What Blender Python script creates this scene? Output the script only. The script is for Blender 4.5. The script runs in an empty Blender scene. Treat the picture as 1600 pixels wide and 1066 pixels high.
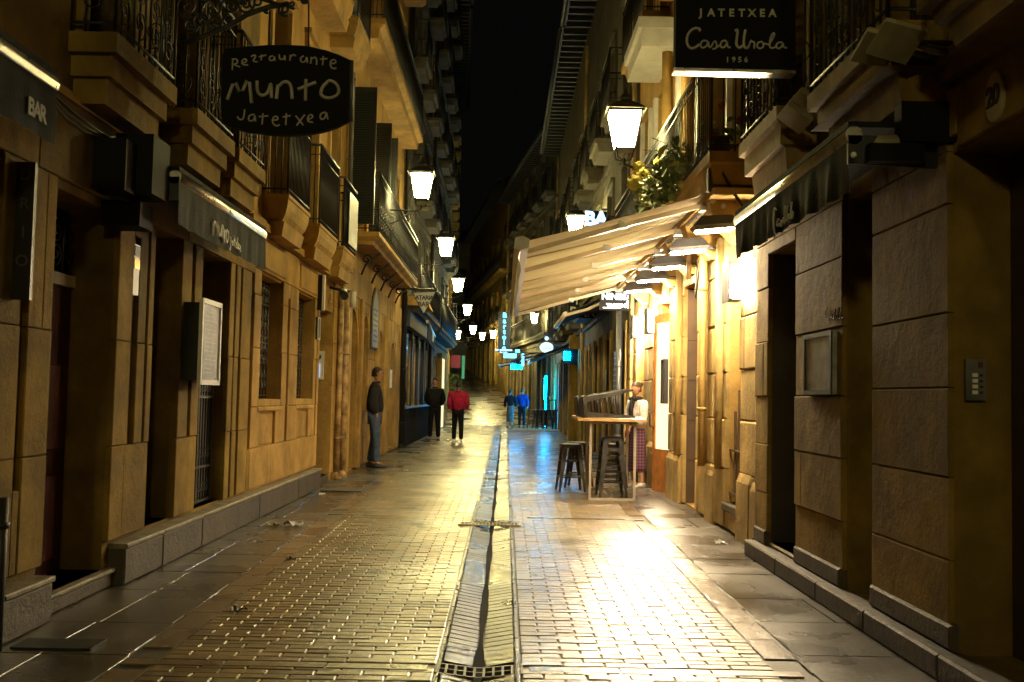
import bpy, bmesh, math, random
import numpy as np
from mathutils import Vector, Matrix, Euler, Quaternion

random.seed(7)
S = bpy.context.scene
COL = S.collection
R = math.radians
PI = math.pi

# ------------------------------------------------------------------ camera
FPX = 1600.0
_d = Vector((-12/FPX, -87/FPX, -1.0)).normalized()          # where the street's direction lies in the lens
_x = Vector((math.cos(R(1.2)), -math.sin(R(1.2)), 0)); _x = (_x-_x.dot(_d)*_d).normalized()
_z = _x.cross(_d)
CM = Matrix((_x, _d, _z))
CAMH = 1.3
cam = bpy.data.objects.new('camera', bpy.data.cameras.new('camera')); COL.objects.link(cam)
cam.matrix_world = Matrix.Translation((0, 0, CAMH)) @ CM.to_4x4()
cam.data.sensor_width = 36; cam.data.lens = 36; cam.data.clip_end = 600; cam.data.clip_start = 0.05
S.camera = cam

# ------------------------------------------------------------------ night sky, exposure
W = bpy.data.worlds.new('World'); S.world = W; W.use_nodes = True
bg = W.node_tree.nodes['Background']
bg.inputs[0].default_value = (0.10, 0.105, 0.09, 1); bg.inputs[1].default_value = 0.016
S.view_settings.view_transform = 'Standard'; S.view_settings.look = 'None'
S.view_settings.exposure = 0.0; S.view_settings.gamma = 1.0; S.view_settings.use_curve_mapping = False
S.render.engine = 'CYCLES'
S.cycles.use_denoising = True
S.cycles.max_bounces = 6; S.cycles.diffuse_bounces = 3; S.cycles.glossy_bounces = 3
S.cycles.transmission_bounces = 3; S.cycles.transparent_max_bounces = 6
S.cycles.sample_clamp_indirect = 4.0; S.cycles.sample_clamp_direct = 0
S.cycles.caustics_reflective = False; S.cycles.caustics_refractive = False
S.cycles.use_light_tree = True

LAMP_E = 165.0; WALL_E = 1500.0; FLOOD_E = 620.0; NEON_E = 48.0

def ray(u, v):
    return CM @ Vector(((u-800)/FPX, -(v-533)/FPX, -1.0))
def at(u, v, Y):                      # the point at depth Y seen at a measured spot of the photograph
    r = ray(u, v); t = Y/r.y
    return Vector((r.x*t, Y, r.z*t+CAMH))
def onx(u, v, X):                     # the same on a wall plane x = X
    r = ray(u, v); t = X/r.x
    return Vector((X, r.y*t, r.z*t+CAMH))

# ------------------------------------------------------------------ materials
def nodes(name):
    m = bpy.data.materials.new(name); m.use_nodes = True
    nt = m.node_tree
    return m, nt, nt.nodes['Principled BSDF']
def N(nt, t, **k):
    n = nt.nodes.new(t)
    for a, b in k.items(): setattr(n, a, b)
    return n
def mat(name, c, rough=.7, var=.25, scale=3.0, bump=.3, bscale=40, metal=0.0, rv=.1, tint=.12, c2=None, spec=.5, stain=0, coat=0):
    m, nt, p = nodes(name)
    geo = N(nt, 'ShaderNodeNewGeometry')
    n1 = N(nt, 'ShaderNodeTexNoise'); n1.inputs['Scale'].default_value = scale; n1.inputs['Detail'].default_value = 6
    n1.inputs['Roughness'].default_value = .6
    nt.links.new(geo.outputs['Position'], n1.inputs['Vector'])
    r = N(nt, 'ShaderNodeValToRGB')
    c2 = c2 or tuple(max(0, x*(1-var*2)) for x in c)
    r.color_ramp.elements[0].position = .32; r.color_ramp.elements[0].color = (*c2, 1)
    r.color_ramp.elements[1].position = .68; r.color_ramp.elements[1].color = (*[min(1, x*(1+var*.6)) for x in c], 1)
    nt.links.new(n1.outputs['Fac'], r.inputs['Fac'])
    oi = N(nt, 'ShaderNodeObjectInfo')
    mr = N(nt, 'ShaderNodeMapRange'); mr.inputs['To Min'].default_value = 1-tint; mr.inputs['To Max'].default_value = 1+tint
    nt.links.new(oi.outputs['Random'], mr.inputs['Value'])
    hs = N(nt, 'ShaderNodeHueSaturation'); nt.links.new(mr.outputs[0], hs.inputs['Value'])
    nt.links.new(r.outputs['Color'], hs.inputs['Color'])
    out = hs.outputs['Color']
    if stain:
        mp = N(nt, 'ShaderNodeMapping'); mp.inputs['Scale'].default_value = (1.5, 1.5, 1.0)
        nt.links.new(geo.outputs['Position'], mp.inputs['Vector'])
        n3 = N(nt, 'ShaderNodeTexNoise'); n3.inputs['Scale'].default_value = 1.6; n3.inputs['Detail'].default_value = 8
        nt.links.new(mp.outputs[0], n3.inputs['Vector'])
        r3 = N(nt, 'ShaderNodeValToRGB'); r3.color_ramp.elements[0].position = .38; r3.color_ramp.elements[1].position = .62
        r3.color_ramp.elements[0].color = (1-stain*.8,)*3+(1,); r3.color_ramp.elements[1].color = (1, 1, 1, 1)
        nt.links.new(n3.outputs['Fac'], r3.inputs['Fac'])
        mx = N(nt, 'ShaderNodeMixRGB', blend_type='MULTIPLY'); mx.inputs[0].default_value = 1
        nt.links.new(out, mx.inputs[1]); nt.links.new(r3.outputs[0], mx.inputs[2]); out = mx.outputs[0]
    nt.links.new(out, p.inputs['Base Color'])
    n2 = N(nt, 'ShaderNodeTexNoise'); n2.inputs['Scale'].default_value = bscale; n2.inputs['Detail'].default_value = 5
    nt.links.new(geo.outputs['Position'], n2.inputs['Vector'])
    if bump:
        b = N(nt, 'ShaderNodeBump'); b.inputs['Strength'].default_value = bump; b.inputs['Distance'].default_value = .01
        nt.links.new(n2.outputs['Fac'], b.inputs['Height']); nt.links.new(b.outputs[0], p.inputs['Normal'])
        if stain:
            nm = N(nt, 'ShaderNodeTexNoise'); nm.inputs['Scale'].default_value = 7; nm.inputs['Detail'].default_value = 9; nm.inputs['Roughness'].default_value = .68
            nt.links.new(geo.outputs['Position'], nm.inputs['Vector'])
            rr = N(nt, 'ShaderNodeValToRGB'); rr.color_ramp.elements[0].position = .34; rr.color_ramp.elements[1].position = .6
            nt.links.new(nm.outputs['Fac'], rr.inputs['Fac'])
            bb = N(nt, 'ShaderNodeBump'); bb.inputs['Strength'].default_value = .5; bb.inputs['Distance'].default_value = .012
            nt.links.new(rr.outputs[0], bb.inputs['Height']); nt.links.new(b.outputs[0], bb.inputs['Normal']); nt.links.new(bb.outputs[0], p.inputs['Normal'])
            mk_ = N(nt, 'ShaderNodeMixRGB', blend_type='MULTIPLY'); mk_.inputs[0].default_value = .16
            nt.links.new(out, mk_.inputs[1]); nt.links.new(rr.outputs[0], mk_.inputs[2]); nt.links.new(mk_.outputs[0], p.inputs['Base Color'])
    m2 = N(nt, 'ShaderNodeMapRange'); m2.inputs['To Min'].default_value = max(.03, rough-rv); m2.inputs['To Max'].default_value = min(1, rough+rv)
    nt.links.new(n1.outputs['Fac'], m2.inputs['Value']); nt.links.new(m2.outputs[0], p.inputs['Roughness'])
    p.inputs['Metallic'].default_value = metal
    p.inputs['Specular IOR Level'].default_value = spec
    if coat: p.inputs['Coat Weight'].default_value = coat; p.inputs['Coat Roughness'].default_value = .12
    return m
def emit(name, c, s, base=None):
    base = base or tuple(x*.4 for x in c)
    m, nt, p = nodes(name)
    p.inputs['Base Color'].default_value = (*base, 1)
    p.inputs['Emission Color'].default_value = (*c, 1); p.inputs['Emission Strength'].default_value = s
    p.inputs['Roughness'].default_value = .4
    return m
M = {}
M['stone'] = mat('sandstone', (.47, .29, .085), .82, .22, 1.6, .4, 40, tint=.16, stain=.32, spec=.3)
M['stone_dark'] = mat('dimmed_sandstone', (.30, .192, .036), .85, .25, 1.8, .22, 90, tint=.22, stain=.4, spec=.3)  # stained sandstone, darkened so the dimness of the near walls sits in the colour
M['stone_mid'] = mat('olive_sandstone', (.17, .13, .06), .8, .25, 1.8, .6, 25, tint=.14, stain=.4, spec=.3)
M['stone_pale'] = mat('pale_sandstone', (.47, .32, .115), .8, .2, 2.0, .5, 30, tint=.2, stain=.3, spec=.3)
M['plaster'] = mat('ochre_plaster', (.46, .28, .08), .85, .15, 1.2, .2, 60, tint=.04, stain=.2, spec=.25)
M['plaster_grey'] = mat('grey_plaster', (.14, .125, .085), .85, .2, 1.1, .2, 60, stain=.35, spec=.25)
M['plaster_cream'] = mat('cream_plaster', (.5, .42, .27), .8, .15, 1.3, .2, 60, stain=.25, spec=.25)
M['trim'] = mat('trim_stone', (.48, .30, .09), .8, .18, 2.2, .35, 40, tint=.06, stain=.2, spec=.3)
M['plinth'] = mat('plinth_stone', (.085, .066, .045), .55, .25, 3.0, .5, 35, tint=.12, stain=.35)
M['nosing'] = mat('worn_ledge', (.24, .20, .145), .55, .3, 9.0, .6, 40, tint=.1)
M['iron'] = mat('black_iron', (.012, .012, .013), .52, .3, 8, .25, 90, tint=.1, rv=.12)
M['grey_metal'] = mat('grey_metal', (.18, .18, .18), .42, .2, 6, .15, 80, metal=.6)
M['flood'] = mat('floodlight_grey', (.11, .11, .12), .45, .2, 6, .15, 80)
M['alu'] = mat('brushed_aluminium', (.55, .53, .48), .3, .15, 12, .15, 70, metal=.9)
M['glass'] = mat('dark_glass', (.012, .014, .015), .07, .3, 3, .05, 12, rv=.03, spec=.7)
M['wood_dark'] = mat('dark_brown_wood', (.05, .028, .018), .5, .3, 10, .35, 60)
M['wood_red'] = mat('dark_red_wood', (.085, .016, .012), .42, .3, 6, .3, 50)
M['wood_orange'] = mat('varnished_orange_wood', (.50, .19, .045), .38, .25, 7, .25, 50)
M['wood_table'] = mat('table_wood', (.50, .29, .11), .4, .2, 9, .2, 50)
M['cloth_black'] = mat('black_awning_cloth', (.016, .018, .016), .8, .3, 5, .4, 60, spec=.15)
M['brown'] = mat('brown_panel', (.11, .065, .035), .6, .2, 3, .2, 50)
M['greypanel'] = mat('dark_grey_panel', (.035, .033, .032), .45, .2, 3, .2, 50)
M['white'] = mat('white_paint', (.72, .70, .66), .45, .1, 5, .15, 60)
M['signwhite'] = mat('grey_white_lettering', (.42, .42, .40), .6, .1, 9, .1, 60)
M['signdim'] = mat('muted_lettering', (.5, .5, .44), .6, .15, 9, .1, 60)
M['signblack'] = mat('black_sign_board', (.006, .006, .006), .7, .2, 4, .1, 40, spec=.15)
M['paper'] = mat('menu_paper', (.30, .30, .31), .5, .25, 9, .3, 30)
M['pipe_cream'] = mat('peeling_cream_pipe', (.46, .31, .14), .5, .2, 7, .4, 24, c2=(.12, .07, .03))
M['gold'] = mat('brass', (.6, .4, .12), .35, .1, 9, .1, 60, metal=.7)
M['leaf'] = mat('green_leaf', (.10, .17, .03), .55, .35, 14, .3, 60, tint=.35)
M['leaf_y'] = mat('yellow_leaf', (.42, .38, .05), .5, .3, 18, .3, 60, tint=.3)
M['flower_y'] = mat('dried_hydrangea', (.55, .43, .08), .8, .25, 40, .5, 90, tint=.2)
M['flower_r'] = mat('red_petals', (.45, .04, .06), .6, .3, 30, .3, 60, tint=.2)
M['litter_w'] = mat('crumpled_plastic', (.6, .6, .58), .25, .2, 20, .5, 60)
M['litter_y'] = mat('yellow_wrapper', (.45, .36, .03), .35, .2, 20, .5, 60)
# wet paving
def wet(name, c, rough, rv, bump, bscale, tint=.25, scale=2.2, b2=0, coat=0):
    m, nt, p = nodes(name)
    geo = N(nt, 'ShaderNodeNewGeometry'); oi = N(nt, 'ShaderNodeObjectInfo')
    n1 = N(nt, 'ShaderNodeTexNoise'); n1.inputs['Scale'].default_value = scale; n1.inputs['Detail'].default_value = 8
    n1.inputs['Roughness'].default_value = .65
    nt.links.new(geo.outputs['Position'], n1.inputs['Vector'])
    r = N(nt, 'ShaderNodeValToRGB')
    r.color_ramp.elements[0].position = .35; r.color_ramp.elements[0].color = (*[x*.55 for x in c], 1)
    r.color_ramp.elements[1].position = .7; r.color_ramp.elements[1].color = (*[x*1.35 for x in c], 1)
    nt.links.new(n1.outputs['Fac'], r.inputs['Fac'])
    n4 = N(nt, 'ShaderNodeTexWhiteNoise'); n4.noise_dimensions = '3D'
    sn = N(nt, 'ShaderNodeVectorMath', operation='SNAP'); sn.inputs[1].default_value = (.21, .095, 5)
    nt.links.new(geo.outputs['Position'], sn.inputs[0]); nt.links.new(sn.outputs[0], n4.inputs['Vector'])
    mr = N(nt, 'ShaderNodeMapRange'); mr.inputs['To Min'].default_value = 1-tint; mr.inputs['To Max'].default_value = 1+tint
    nt.links.new((oi.outputs['Random'] if b2 == 0 else n4.outputs['Value']), mr.inputs['Value'])
    hs = N(nt, 'ShaderNodeHueSaturation'); nt.links.new(mr.outputs[0], hs.inputs['Value'])
    nt.links.new(r.outputs[0], hs.inputs['Color']); nt.links.new(hs.outputs[0], p.inputs['Base Color'])
    n2 = N(nt, 'ShaderNodeTexNoise'); n2.inputs['Scale'].default_value = bscale; n2.inputs['Detail'].default_value = 6
    n2.inputs['Roughness'].default_value = .6
    nt.links.new(geo.outputs['Position'], n2.inputs['Vector'])
    b = N(nt, 'ShaderNodeBump'); b.inputs['Strength'].default_value = bump; b.inputs['Distance'].default_value = .01
    nt.links.new(n2.outputs['Fac'], b.inputs['Height']); nt.links.new(b.outputs[0], p.inputs['Normal'])
    n3 = N(nt, 'ShaderNodeTexNoise'); n3.inputs['Scale'].default_value = 1.1; n3.inputs['Detail'].default_value = 6
    nt.links.new(geo.outputs['Position'], n3.inputs['Vector'])
    m2 = N(nt, 'ShaderNodeMapRange'); m2.inputs['From Min'].default_value = .35; m2.inputs['From Max'].default_value = .65
    m2.inputs['To Min'].default_value = max(.04, rough-rv); m2.inputs['To Max'].default_value = rough+rv
    nt.links.new(n3.outputs['Fac'], m2.inputs['Value']); nt.links.new(m2.outputs[0], p.inputs['Roughness'])
    p.inputs['Specular IOR Level'].default_value = .6
    if coat:
        p.inputs['Coat Roughness'].default_value = .15
        nw = N(nt, 'ShaderNodeTexNoise'); nw.inputs['Scale'].default_value = .9; nw.inputs['Detail'].default_value = 8; nw.inputs['Roughness'].default_value = .65
        nt.links.new(geo.outputs['Position'], nw.inputs['Vector'])
        mw = N(nt, 'ShaderNodeMapRange'); mw.inputs['From Min'].default_value = .38; mw.inputs['From Max'].default_value = .58; mw.inputs['To Min'].default_value = coat*.35; mw.inputs['To Max'].default_value = coat
        nt.links.new(nw.outputs['Fac'], mw.inputs['Value']); nt.links.new(mw.outputs[0], p.inputs['Coat Weight']); p.inputs['Coat IOR'].default_value = 1.4
        nf = N(nt, 'ShaderNodeTexNoise'); nf.inputs['Scale'].default_value = 22; nf.inputs['Detail'].default_value = 7; nf.inputs['Roughness'].default_value = .7
        nt.links.new(geo.outputs['Position'], nf.inputs['Vector'])
        bc = N(nt, 'ShaderNodeBump'); bc.inputs['Strength'].default_value = .42; bc.inputs['Distance'].default_value = .01
        nt.links.new(nf.outputs['Fac'], bc.inputs['Height']); nt.links.new(bc.outputs[0], p.inputs['Coat Normal'])
    return m
M['brick'] = wet('wet_paving_brick', (.20, .135, .055), .38, .10, .5, 70, .3, coat=1.0)
M['brick_far'] = wet('wet_paving_brick_far', (.20, .135, .055), .38, .10, .5, 70, .3, b2=1, coat=1.0)
M['band'] = wet('wet_band_stone', (.19, .13, .07), .30, .1, .5, 40, .15, coat=.8)
M['slab'] = wet('wet_pavement_slab', (.085, .074, .062), .30, .14, .45, 35, .14, coat=.5)
M['gutter'] = wet('wet_gutter_stone', (.022, .022, .024), .3, .1, .9, 28, .2, coat=.35)
M['mortar'] = wet('wet_mortar', (.045, .036, .028), .5, .1, .5, 60, .1)
M['muck'] = mat('black_gutter_water', (.006, .006, .006), .85, .2, 3, .2, 30, spec=.08)
M['curbline'] = mat('pale_joint', (.20, .165, .11), .6, .2, 9, .4, 60, tint=.2)
M['grate'] = mat('cast_iron_grate', (.10, .085, .065), .4, .3, 20, .5, 60, metal=.6)
# emissive
M['lamp'] = emit('lantern_glass', (1.0, .84, .33), LAMP_E*1.15)
M['walllamp'] = emit('white_wall_lamp_glass', (1.0, .80, .50), WALL_E)
M['walllamp_near'] = emit('white_wall_lamp_glass_near', (1.0, .80, .50), WALL_E*.42)
M['floodglow'] = emit('floodlight_tube', (1.0, .78, .46), FLOOD_E)
M['cyan'] = emit('cyan_light', (.0, .42, 1.0), NEON_E*1.8)
M['cyanwhite'] = emit('cyan_white_light', (.10, .62, 1.0), 4.0)
M['softwhite'] = emit('soft_white_light', (.62, .88, 1.0), 1.3)
M['blueletter'] = emit('blue_white_letters', (.35, .70, 1.0), 3.0)
M['whiteletter'] = emit('white_lit_letters', (.8, .92, 1.0), 1.6)
M['doorlight'] = emit('lit_doorway', (1.0, .80, .38), 1.1)
M['doorglow'] = emit('lit_door_glass', (1.0, .80, .45), 1.6)
M['green'] = emit('green_light', (.1, .8, .35), .3, (.02, .1, .04))
M['red'] = emit('red_sign', (.8, .04, .06), .12, (.12, .01, .012))
M['signgreen'] = emit('backlit_letters', (.5, .8, .9), .25)
M['keypad'] = emit('keypad_light', (.5, .65, 1.0), .8)
# awning canvas
m, nt, p = nodes('beige_canvas')
nt.nodes.remove(p)
o_ = nt.nodes['Material Output']
geo = N(nt, 'ShaderNodeNewGeometry'); n1 = N(nt, 'ShaderNodeTexNoise'); n1.inputs['Scale'].default_value = 1.4; n1.inputs['Detail'].default_value = 7
nt.links.new(geo.outputs['Position'], n1.inputs['Vector'])
r = N(nt, 'ShaderNodeValToRGB'); r.color_ramp.elements[0].position = .35; r.color_ramp.elements[1].position = .65
r.color_ramp.elements[0].color = (.62, .52, .37, 1); r.color_ramp.elements[1].color = (.70, .60, .45, 1)
nt.links.new(n1.outputs['Fac'], r.inputs['Fac'])
df = N(nt, 'ShaderNodeBsdfDiffuse'); tr = N(nt, 'ShaderNodeBsdfTranslucent'); mx = N(nt, 'ShaderNodeMixShader'); mx.inputs[0].default_value = .42
nt.links.new(r.outputs[0], df.inputs[0]); nt.links.new(r.outputs[0], tr.inputs[0])
nt.links.new(df.outputs[0], mx.inputs[1]); nt.links.new(tr.outputs[0], mx.inputs[2]); nt.links.new(mx.outputs[0], o_.inputs[0])
M['canvas'] = m
def cloth(name, c, plaid=None):
    m = mat(name, c, .85, .3, 9, .9, 13, tint=.02, spec=.2)
    if plaid:
        nt = m.node_tree; p = nt.nodes['Principled BSDF']
        tc = N(nt, 'ShaderNodeTexCoord'); ch = N(nt, 'ShaderNodeTexWave'); ch.inputs['Scale'].default_value = 7; ch.bands_direction = 'Z'
        c2 = N(nt, 'ShaderNodeTexWave'); c2.inputs['Scale'].default_value = 7; c2.bands_direction = 'X'
        nt.links.new(tc.outputs['Object'], ch.inputs[0]); nt.links.new(tc.outputs['Object'], c2.inputs[0])
        mm = N(nt, 'ShaderNodeMath', operation='MULTIPLY'); nt.links.new(ch.outputs['Fac'], mm.inputs[0]); nt.links.new(c2.outputs['Fac'], mm.inputs[1])
        rr = N(nt, 'ShaderNodeValToRGB'); rr.color_ramp.elements[0].color = (*c, 1); rr.color_ramp.elements[1].color = (*plaid, 1)
        nt.links.new(mm.outputs[0], rr.inputs[0]); nt.links.new(rr.outputs[0], p.inputs['Base Color'])
    return m

# ------------------------------------------------------------------ mesh builder
class Fr:      # a wall frame: u runs along the wall, d into the building, z up
    def __init__(s, p, dr, nrm): s.p = Vector((*p, 0)); s.d = Vector((*dr, 0)).normalized(); s.n = Vector((*nrm, 0)).normalized()
    def __call__(s, u, d, z): v = s.p+s.d*u+s.n*d; v.z += z; return v
ID = Fr((0, 0), (1, 0), (0, 1))       # plain x, y, z
def seg(p0, p1, side):
    dr = Vector((p1[0]-p0[0], p1[1]-p0[1])).normalized()
    n = (-dr.y, dr.x) if side < 0 else (dr.y, -dr.x)
    return Fr(p0, dr, n), (Vector(p1)-Vector(p0)).length
ORG = {}
class MB:
    def __init__(s): s.v = []; s.f = []; s.sm = []
    def add(s, vs, fs, sm=False):
        b = len(s.v); s.v += [Vector(a) for a in vs]; s.f += [tuple(b+i for i in f) for f in fs]; s.sm += [sm]*len(fs)
    def box(s, u0, u1, d0, d1, z0, z1, F=ID):
        vs = [F(u, d, z) for z in (z0, z1) for d in (d0, d1) for u in (u0, u1)]
        s.add(vs, [(0, 2, 3, 1), (4, 5, 7, 6), (0, 1, 5, 4), (2, 6, 7, 3), (0, 4, 6, 2), (1, 3, 7, 5)]); return s
    def block(s, u0, u1, d0, d1, z0, z1, F=ID, c=.012):     # box with its outer (d0) face chamfered
        a = [F(u, d1, z) for z in (z0, z1) for u in (u0, u1)]
        b = [F(u, d0+c, z) for z in (z0, z1) for u in (u0, u1)]
        e = [F(u, d0, z) for z in (z0+c, z1-c) for u in (u0+c, u1-c)]
        s.add(a+b+e, [(8, 9, 11, 10), (4, 5, 9, 8), (5, 7, 11, 9), (7, 6, 10, 11), (6, 4, 8, 10),
                      (0, 1, 5, 4), (1, 3, 7, 5), (3, 2, 6, 7), (2, 0, 4, 6)]); return s
    def rings(s, rs, cap=True, sm=False):
        n = len(rs[0]); fs = []
        for i in range(len(rs)-1):
            for k in range(n): fs.append((i*n+k, i*n+(k+1) % n, (i+1)*n+(k+1) % n, (i+1)*n+k))
        b = len(s.v); s.add([p for r_ in rs for p in r_], fs, sm)
        if cap:
            s.f.append(tuple(b+k for k in range(n))[::-1]); s.f.append(tuple(b+(len(rs)-1)*n+k for k in range(n))); s.sm += [False, False]
        return s
    def tube(s, pts, r, n=6, r2=None, cap=True, closed=False):
        pts = [Vector(p) for p in pts]; L = len(pts); rs = []; up = None
        for i, p in enumerate(pts):
            t = (pts[min(i+1, L-1)]-pts[max(i-1, 0)]) if not closed else (pts[(i+1) % L]-pts[i-1])
            if t.length < 1e-9: t = Vector((0, 0, 1))
            t.normalize()
            if up is None:
                up = Vector((0, 0, 1)) if abs(t.z) < .9 else Vector((1, 0, 0))
            a = (up-up.dot(t)*t)
            if a.length < 1e-6: a = t.orthogonal()
            a.normalize(); up = a; b = t.cross(a)
            rr = r if r2 is None else r+(r2-r)*i/max(1, L-1)
            if callable(r): rr = r(i/max(1, L-1))
            rs.append([p+(a*math.cos(k*2*PI/n)+b*math.sin(k*2*PI/n))*rr for k in range(n)])
        if closed: rs.append(rs[0])
        return s.rings(rs, cap and not closed, True)
    def prism(s, poly, o, a, b, t):       # polygon in plane (a,b) at o, thickness vector t
        o = Vector(o); a = Vector(a); b = Vector(b); t = Vector(t)
        p = [o+a*x+b*y for x, y in poly]; n = len(p)
        s.add(p+[q+t for q in p], [tuple(range(n))[::-1], tuple(range(n, 2*n))]+[(i, (i+1) % n, (i+1) % n+n, i+n) for i in range(n)]); return s
    def sphere(s, c, rx, ry=None, rz=None, n=10, m=7, jit=0):
        ry = ry or rx; rz = rz or rx; c = Vector(c); rs = []
        for j in range(m+1):
            th = PI*j/m; st = max(math.sin(th), .02)
            rs.append([c+Vector((rx*st*math.cos(2*PI*k/n), ry*st*math.sin(2*PI*k/n), -rz*math.cos(th)))*(1+random.uniform(-jit, jit)) for k in range(n)])
        return s.rings(rs, True, True)
    def text(s, t, size, o, a, b, ext=.004, spacing=1.0, bold=0, align='CENTER'):
        cu = bpy.data.curves.new('t', 'FONT'); cu.body = t; cu.size = size; cu.extrude = ext; cu.space_character = spacing
        cu.align_x = align; cu.align_y = 'CENTER'; cu.offset = bold; cu.resolution_u = 3
        ob = bpy.data.objects.new('t', cu); COL.objects.link(ob)
        me = bpy.data.meshes.new_from_object(ob.evaluated_get(bpy.context.evaluated_depsgraph_get()))
        o = Vector(o); a = Vector(a).normalized(); b = Vector(b).normalized(); c = a.cross(b)
        s.add([o+a*v.co.x+b*v.co.y+c*v.co.z for v in me.vertices], [tuple(p.vertices) for p in me.polygons])
        bpy.data.meshes.remove(me); bpy.data.objects.remove(ob); bpy.data.curves.remove(cu); return s
    def build(s, name, m, parent=None, label=None, kind=None, org=None, recalc=True):
        o0 = ORG[parent.name] if parent is not None else Vector(org or (0, 0, 0))
        me = bpy.data.meshes.new(name); me.from_pydata([v-o0 for v in s.v], [], s.f)
        me.materials.append(M[m] if isinstance(m, str) else m)
        me.polygons.foreach_set('use_smooth', s.sm)
        if recalc and len(s.f) < 60000:
            bm = bmesh.new(); bm.from_mesh(me); bmesh.ops.recalc_face_normals(bm, faces=bm.faces); bm.to_mesh(me); bm.free()
        ob = bpy.data.objects.new(name, me); COL.objects.link(ob)
        if parent is not None: ob.parent = parent
        else: ob.location = o0
        ORG[ob.name] = o0
        if label: ob['label'] = label
        if kind: ob['kind'] = kind
        return ob
def thing(name, label, cat, loc, group=None):
    o = bpy.data.objects.new(name, None); COL.objects.link(o); o.location = loc; o.empty_display_size = .2
    o['label'] = label; o['category'] = cat
    if group: o['group'] = group
    ORG[o.name] = Vector(loc); return o
def tag(o, label, cat, group=None):
    o['label'] = label; o['category'] = cat
    if group: o['group'] = group
    return o
def kids(o): return [c for c in o.children]
def copy_tree(o, parent=None):
    c = o.copy(); COL.objects.link(c)
    if parent is not None: c.parent = parent
    for ch in kids(o): copy_tree(ch, c)
    return c
def arc(cx, cz, r, a0, a1, n=10, f=None):
    return [f(cx+r*math.cos(a0+(a1-a0)*i/n), cz+r*math.sin(a0+(a1-a0)*i/n)) for i in range(n+1)]
def spiral(f, cx, cz, r0, turns, a0=0, n=22, sgn=1, rend=.15):
    return [f(cx+r0*(1-(1-rend)*i/n)*math.cos(a0+sgn*turns*2*PI*i/n), cz+r0*(1-(1-rend)*i/n)*math.sin(a0+sgn*turns*2*PI*i/n)) for i in range(n+1)]

# ------------------------------------------------------------------ ground
def gz(y):                            # the street is level, then climbs where it bends away
    return 0.0 if y < 46 else (y-46)*.085
def gx(y):                            # sideways drift of the street's middle
    return 0.0 if y < 44 else -(y-44)*.075
ys = [-14, -6, 0, 20, 40, 44, 46, 50, 55, 60, 65, 70, 80, 90, 130]
mb = MB()
for a, b in zip(ys[:-1], ys[1:]):
    mb.add([(-60, a, gz(a)-.03), (60, a, gz(a)-.03), (60, b, gz(b)-.03), (-60, b, gz(b)-.03)], [(0, 1, 2, 3)])
g = mb.build('ground', 'mortar', kind='structure')
BR = .078; BL = .205
def xl(y): return -1.63-.012*(y-5)
def xr(y): return 1.34+.012*(y-5)
GL = lambda y: -.27-.0012*y + gx(y); GR = lambda y: .075+.0012*y + gx(y)
BANDS = [4.98, 11.15, 17.2, 23.4, 29.6, 35.8]
pav = MB().build('street_paving', 'brick', kind='structure', org=(0, 0, 0))
protos = []
def brickmesh(L, w, seed, mname):
    rnd = random.Random(seed); b = MB(); c = .006
    t = [rnd.uniform(-.0012, .0012) for _ in range(4)]
    k = L/2-.0032; h = w/2-.0022
    lo = [(-k, -h, -.03), (k, -h, -.03), (k, h, -.03), (-k, h, -.03)]
    mi = [(x, y, -.0035) for x, y, _ in lo]
    hi = [(x*(1-c/k), y*(1-c*.8/h), t[i]) for i, (x, y, _) in enumerate(lo)]
    b.rings([lo, mi, hi], False); b.f.append((8, 9, 10, 11)); b.sm.append(False); b.f.append((0, 1, 2, 3)); b.sm.append(False)
    return b
for i in range(10):
    o = brickmesh(BL, BR, i, 'brick').build('brick', 'brick'); protos.append(o.data); bpy.data.objects.remove(o)
rest = MB(); nb = 0
def lay(x, y, L=BL, w=BR, full=False):
    global nb
    z = gz(y)
    if nb < 300 and full:
        o = bpy.data.objects.new('brick', random.choice(protos)); COL.objects.link(o); o.parent = pav
        o.location = (x, y, z+random.uniform(-.002, .002)); o.scale = (L/BL, 1, 1); o.rotation_euler = (random.uniform(-.007, .007), random.uniform(-.004, .004), random.uniform(-.006, .006)+(PI if random.random() < .5 else 0)); nb += 1
    else:
        dz = random.uniform(-.002, .002); tx = random.uniform(-.007, .007); ty = random.uniform(-.004, .004); k = L/2-.0032; h = w/2-.0022
        q = [(-k, -h), (k, -h), (k, h), (-k, h)]
        f = lambda a, b, zz: Vector((x+a, y+b, z+zz+dz+a*ty+b*tx))
        lo = [f(a, b, -.028) for a, b in q]; mi = [f(a, b, -.0035) for a, b in q]; hi = [f(a*(1-.006/k), b*(1-.005/h), 0) for a, b in q]
        i0 = len(rest.v); rest.v += lo+mi+hi
        for i in range(2):
            for kk in range(4): rest.f.append((i0+i*4+kk, i0+i*4+(kk+1) % 4, i0+(i+1)*4+(kk+1) % 4, i0+(i+1)*4+kk)); rest.sm.append(False)
        rest.f.append((i0+8, i0+9, i0+10, i0+11)); rest.sm.append(False)
y = 4.0; row = 0; bandstones = []
while y < 46:
    band = min(abs(y-b) for b in BANDS)
    if band < BR*.55:
        row += 1; y += BR; continue
    for a, b in ((xl(y), GL(y)-.026), (GR(y)+.026, xr(y))):
        n = max(1, round((b-a)/BL)); w = (b-a)/n; st = a-(w/2 if row % 2 else 0)
        x = st
        while x < b-1e-4:
            x0 = max(x, a); x1 = min(x+w, b)
            if x1-x0 > .04:
                if abs(x1-x0-w) < .001: lay((x0+x1)/2, y, w, full=True)
                else: lay((x0+x1)/2, y, x1-x0)
            x += w
    row += 1; y += BR
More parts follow.
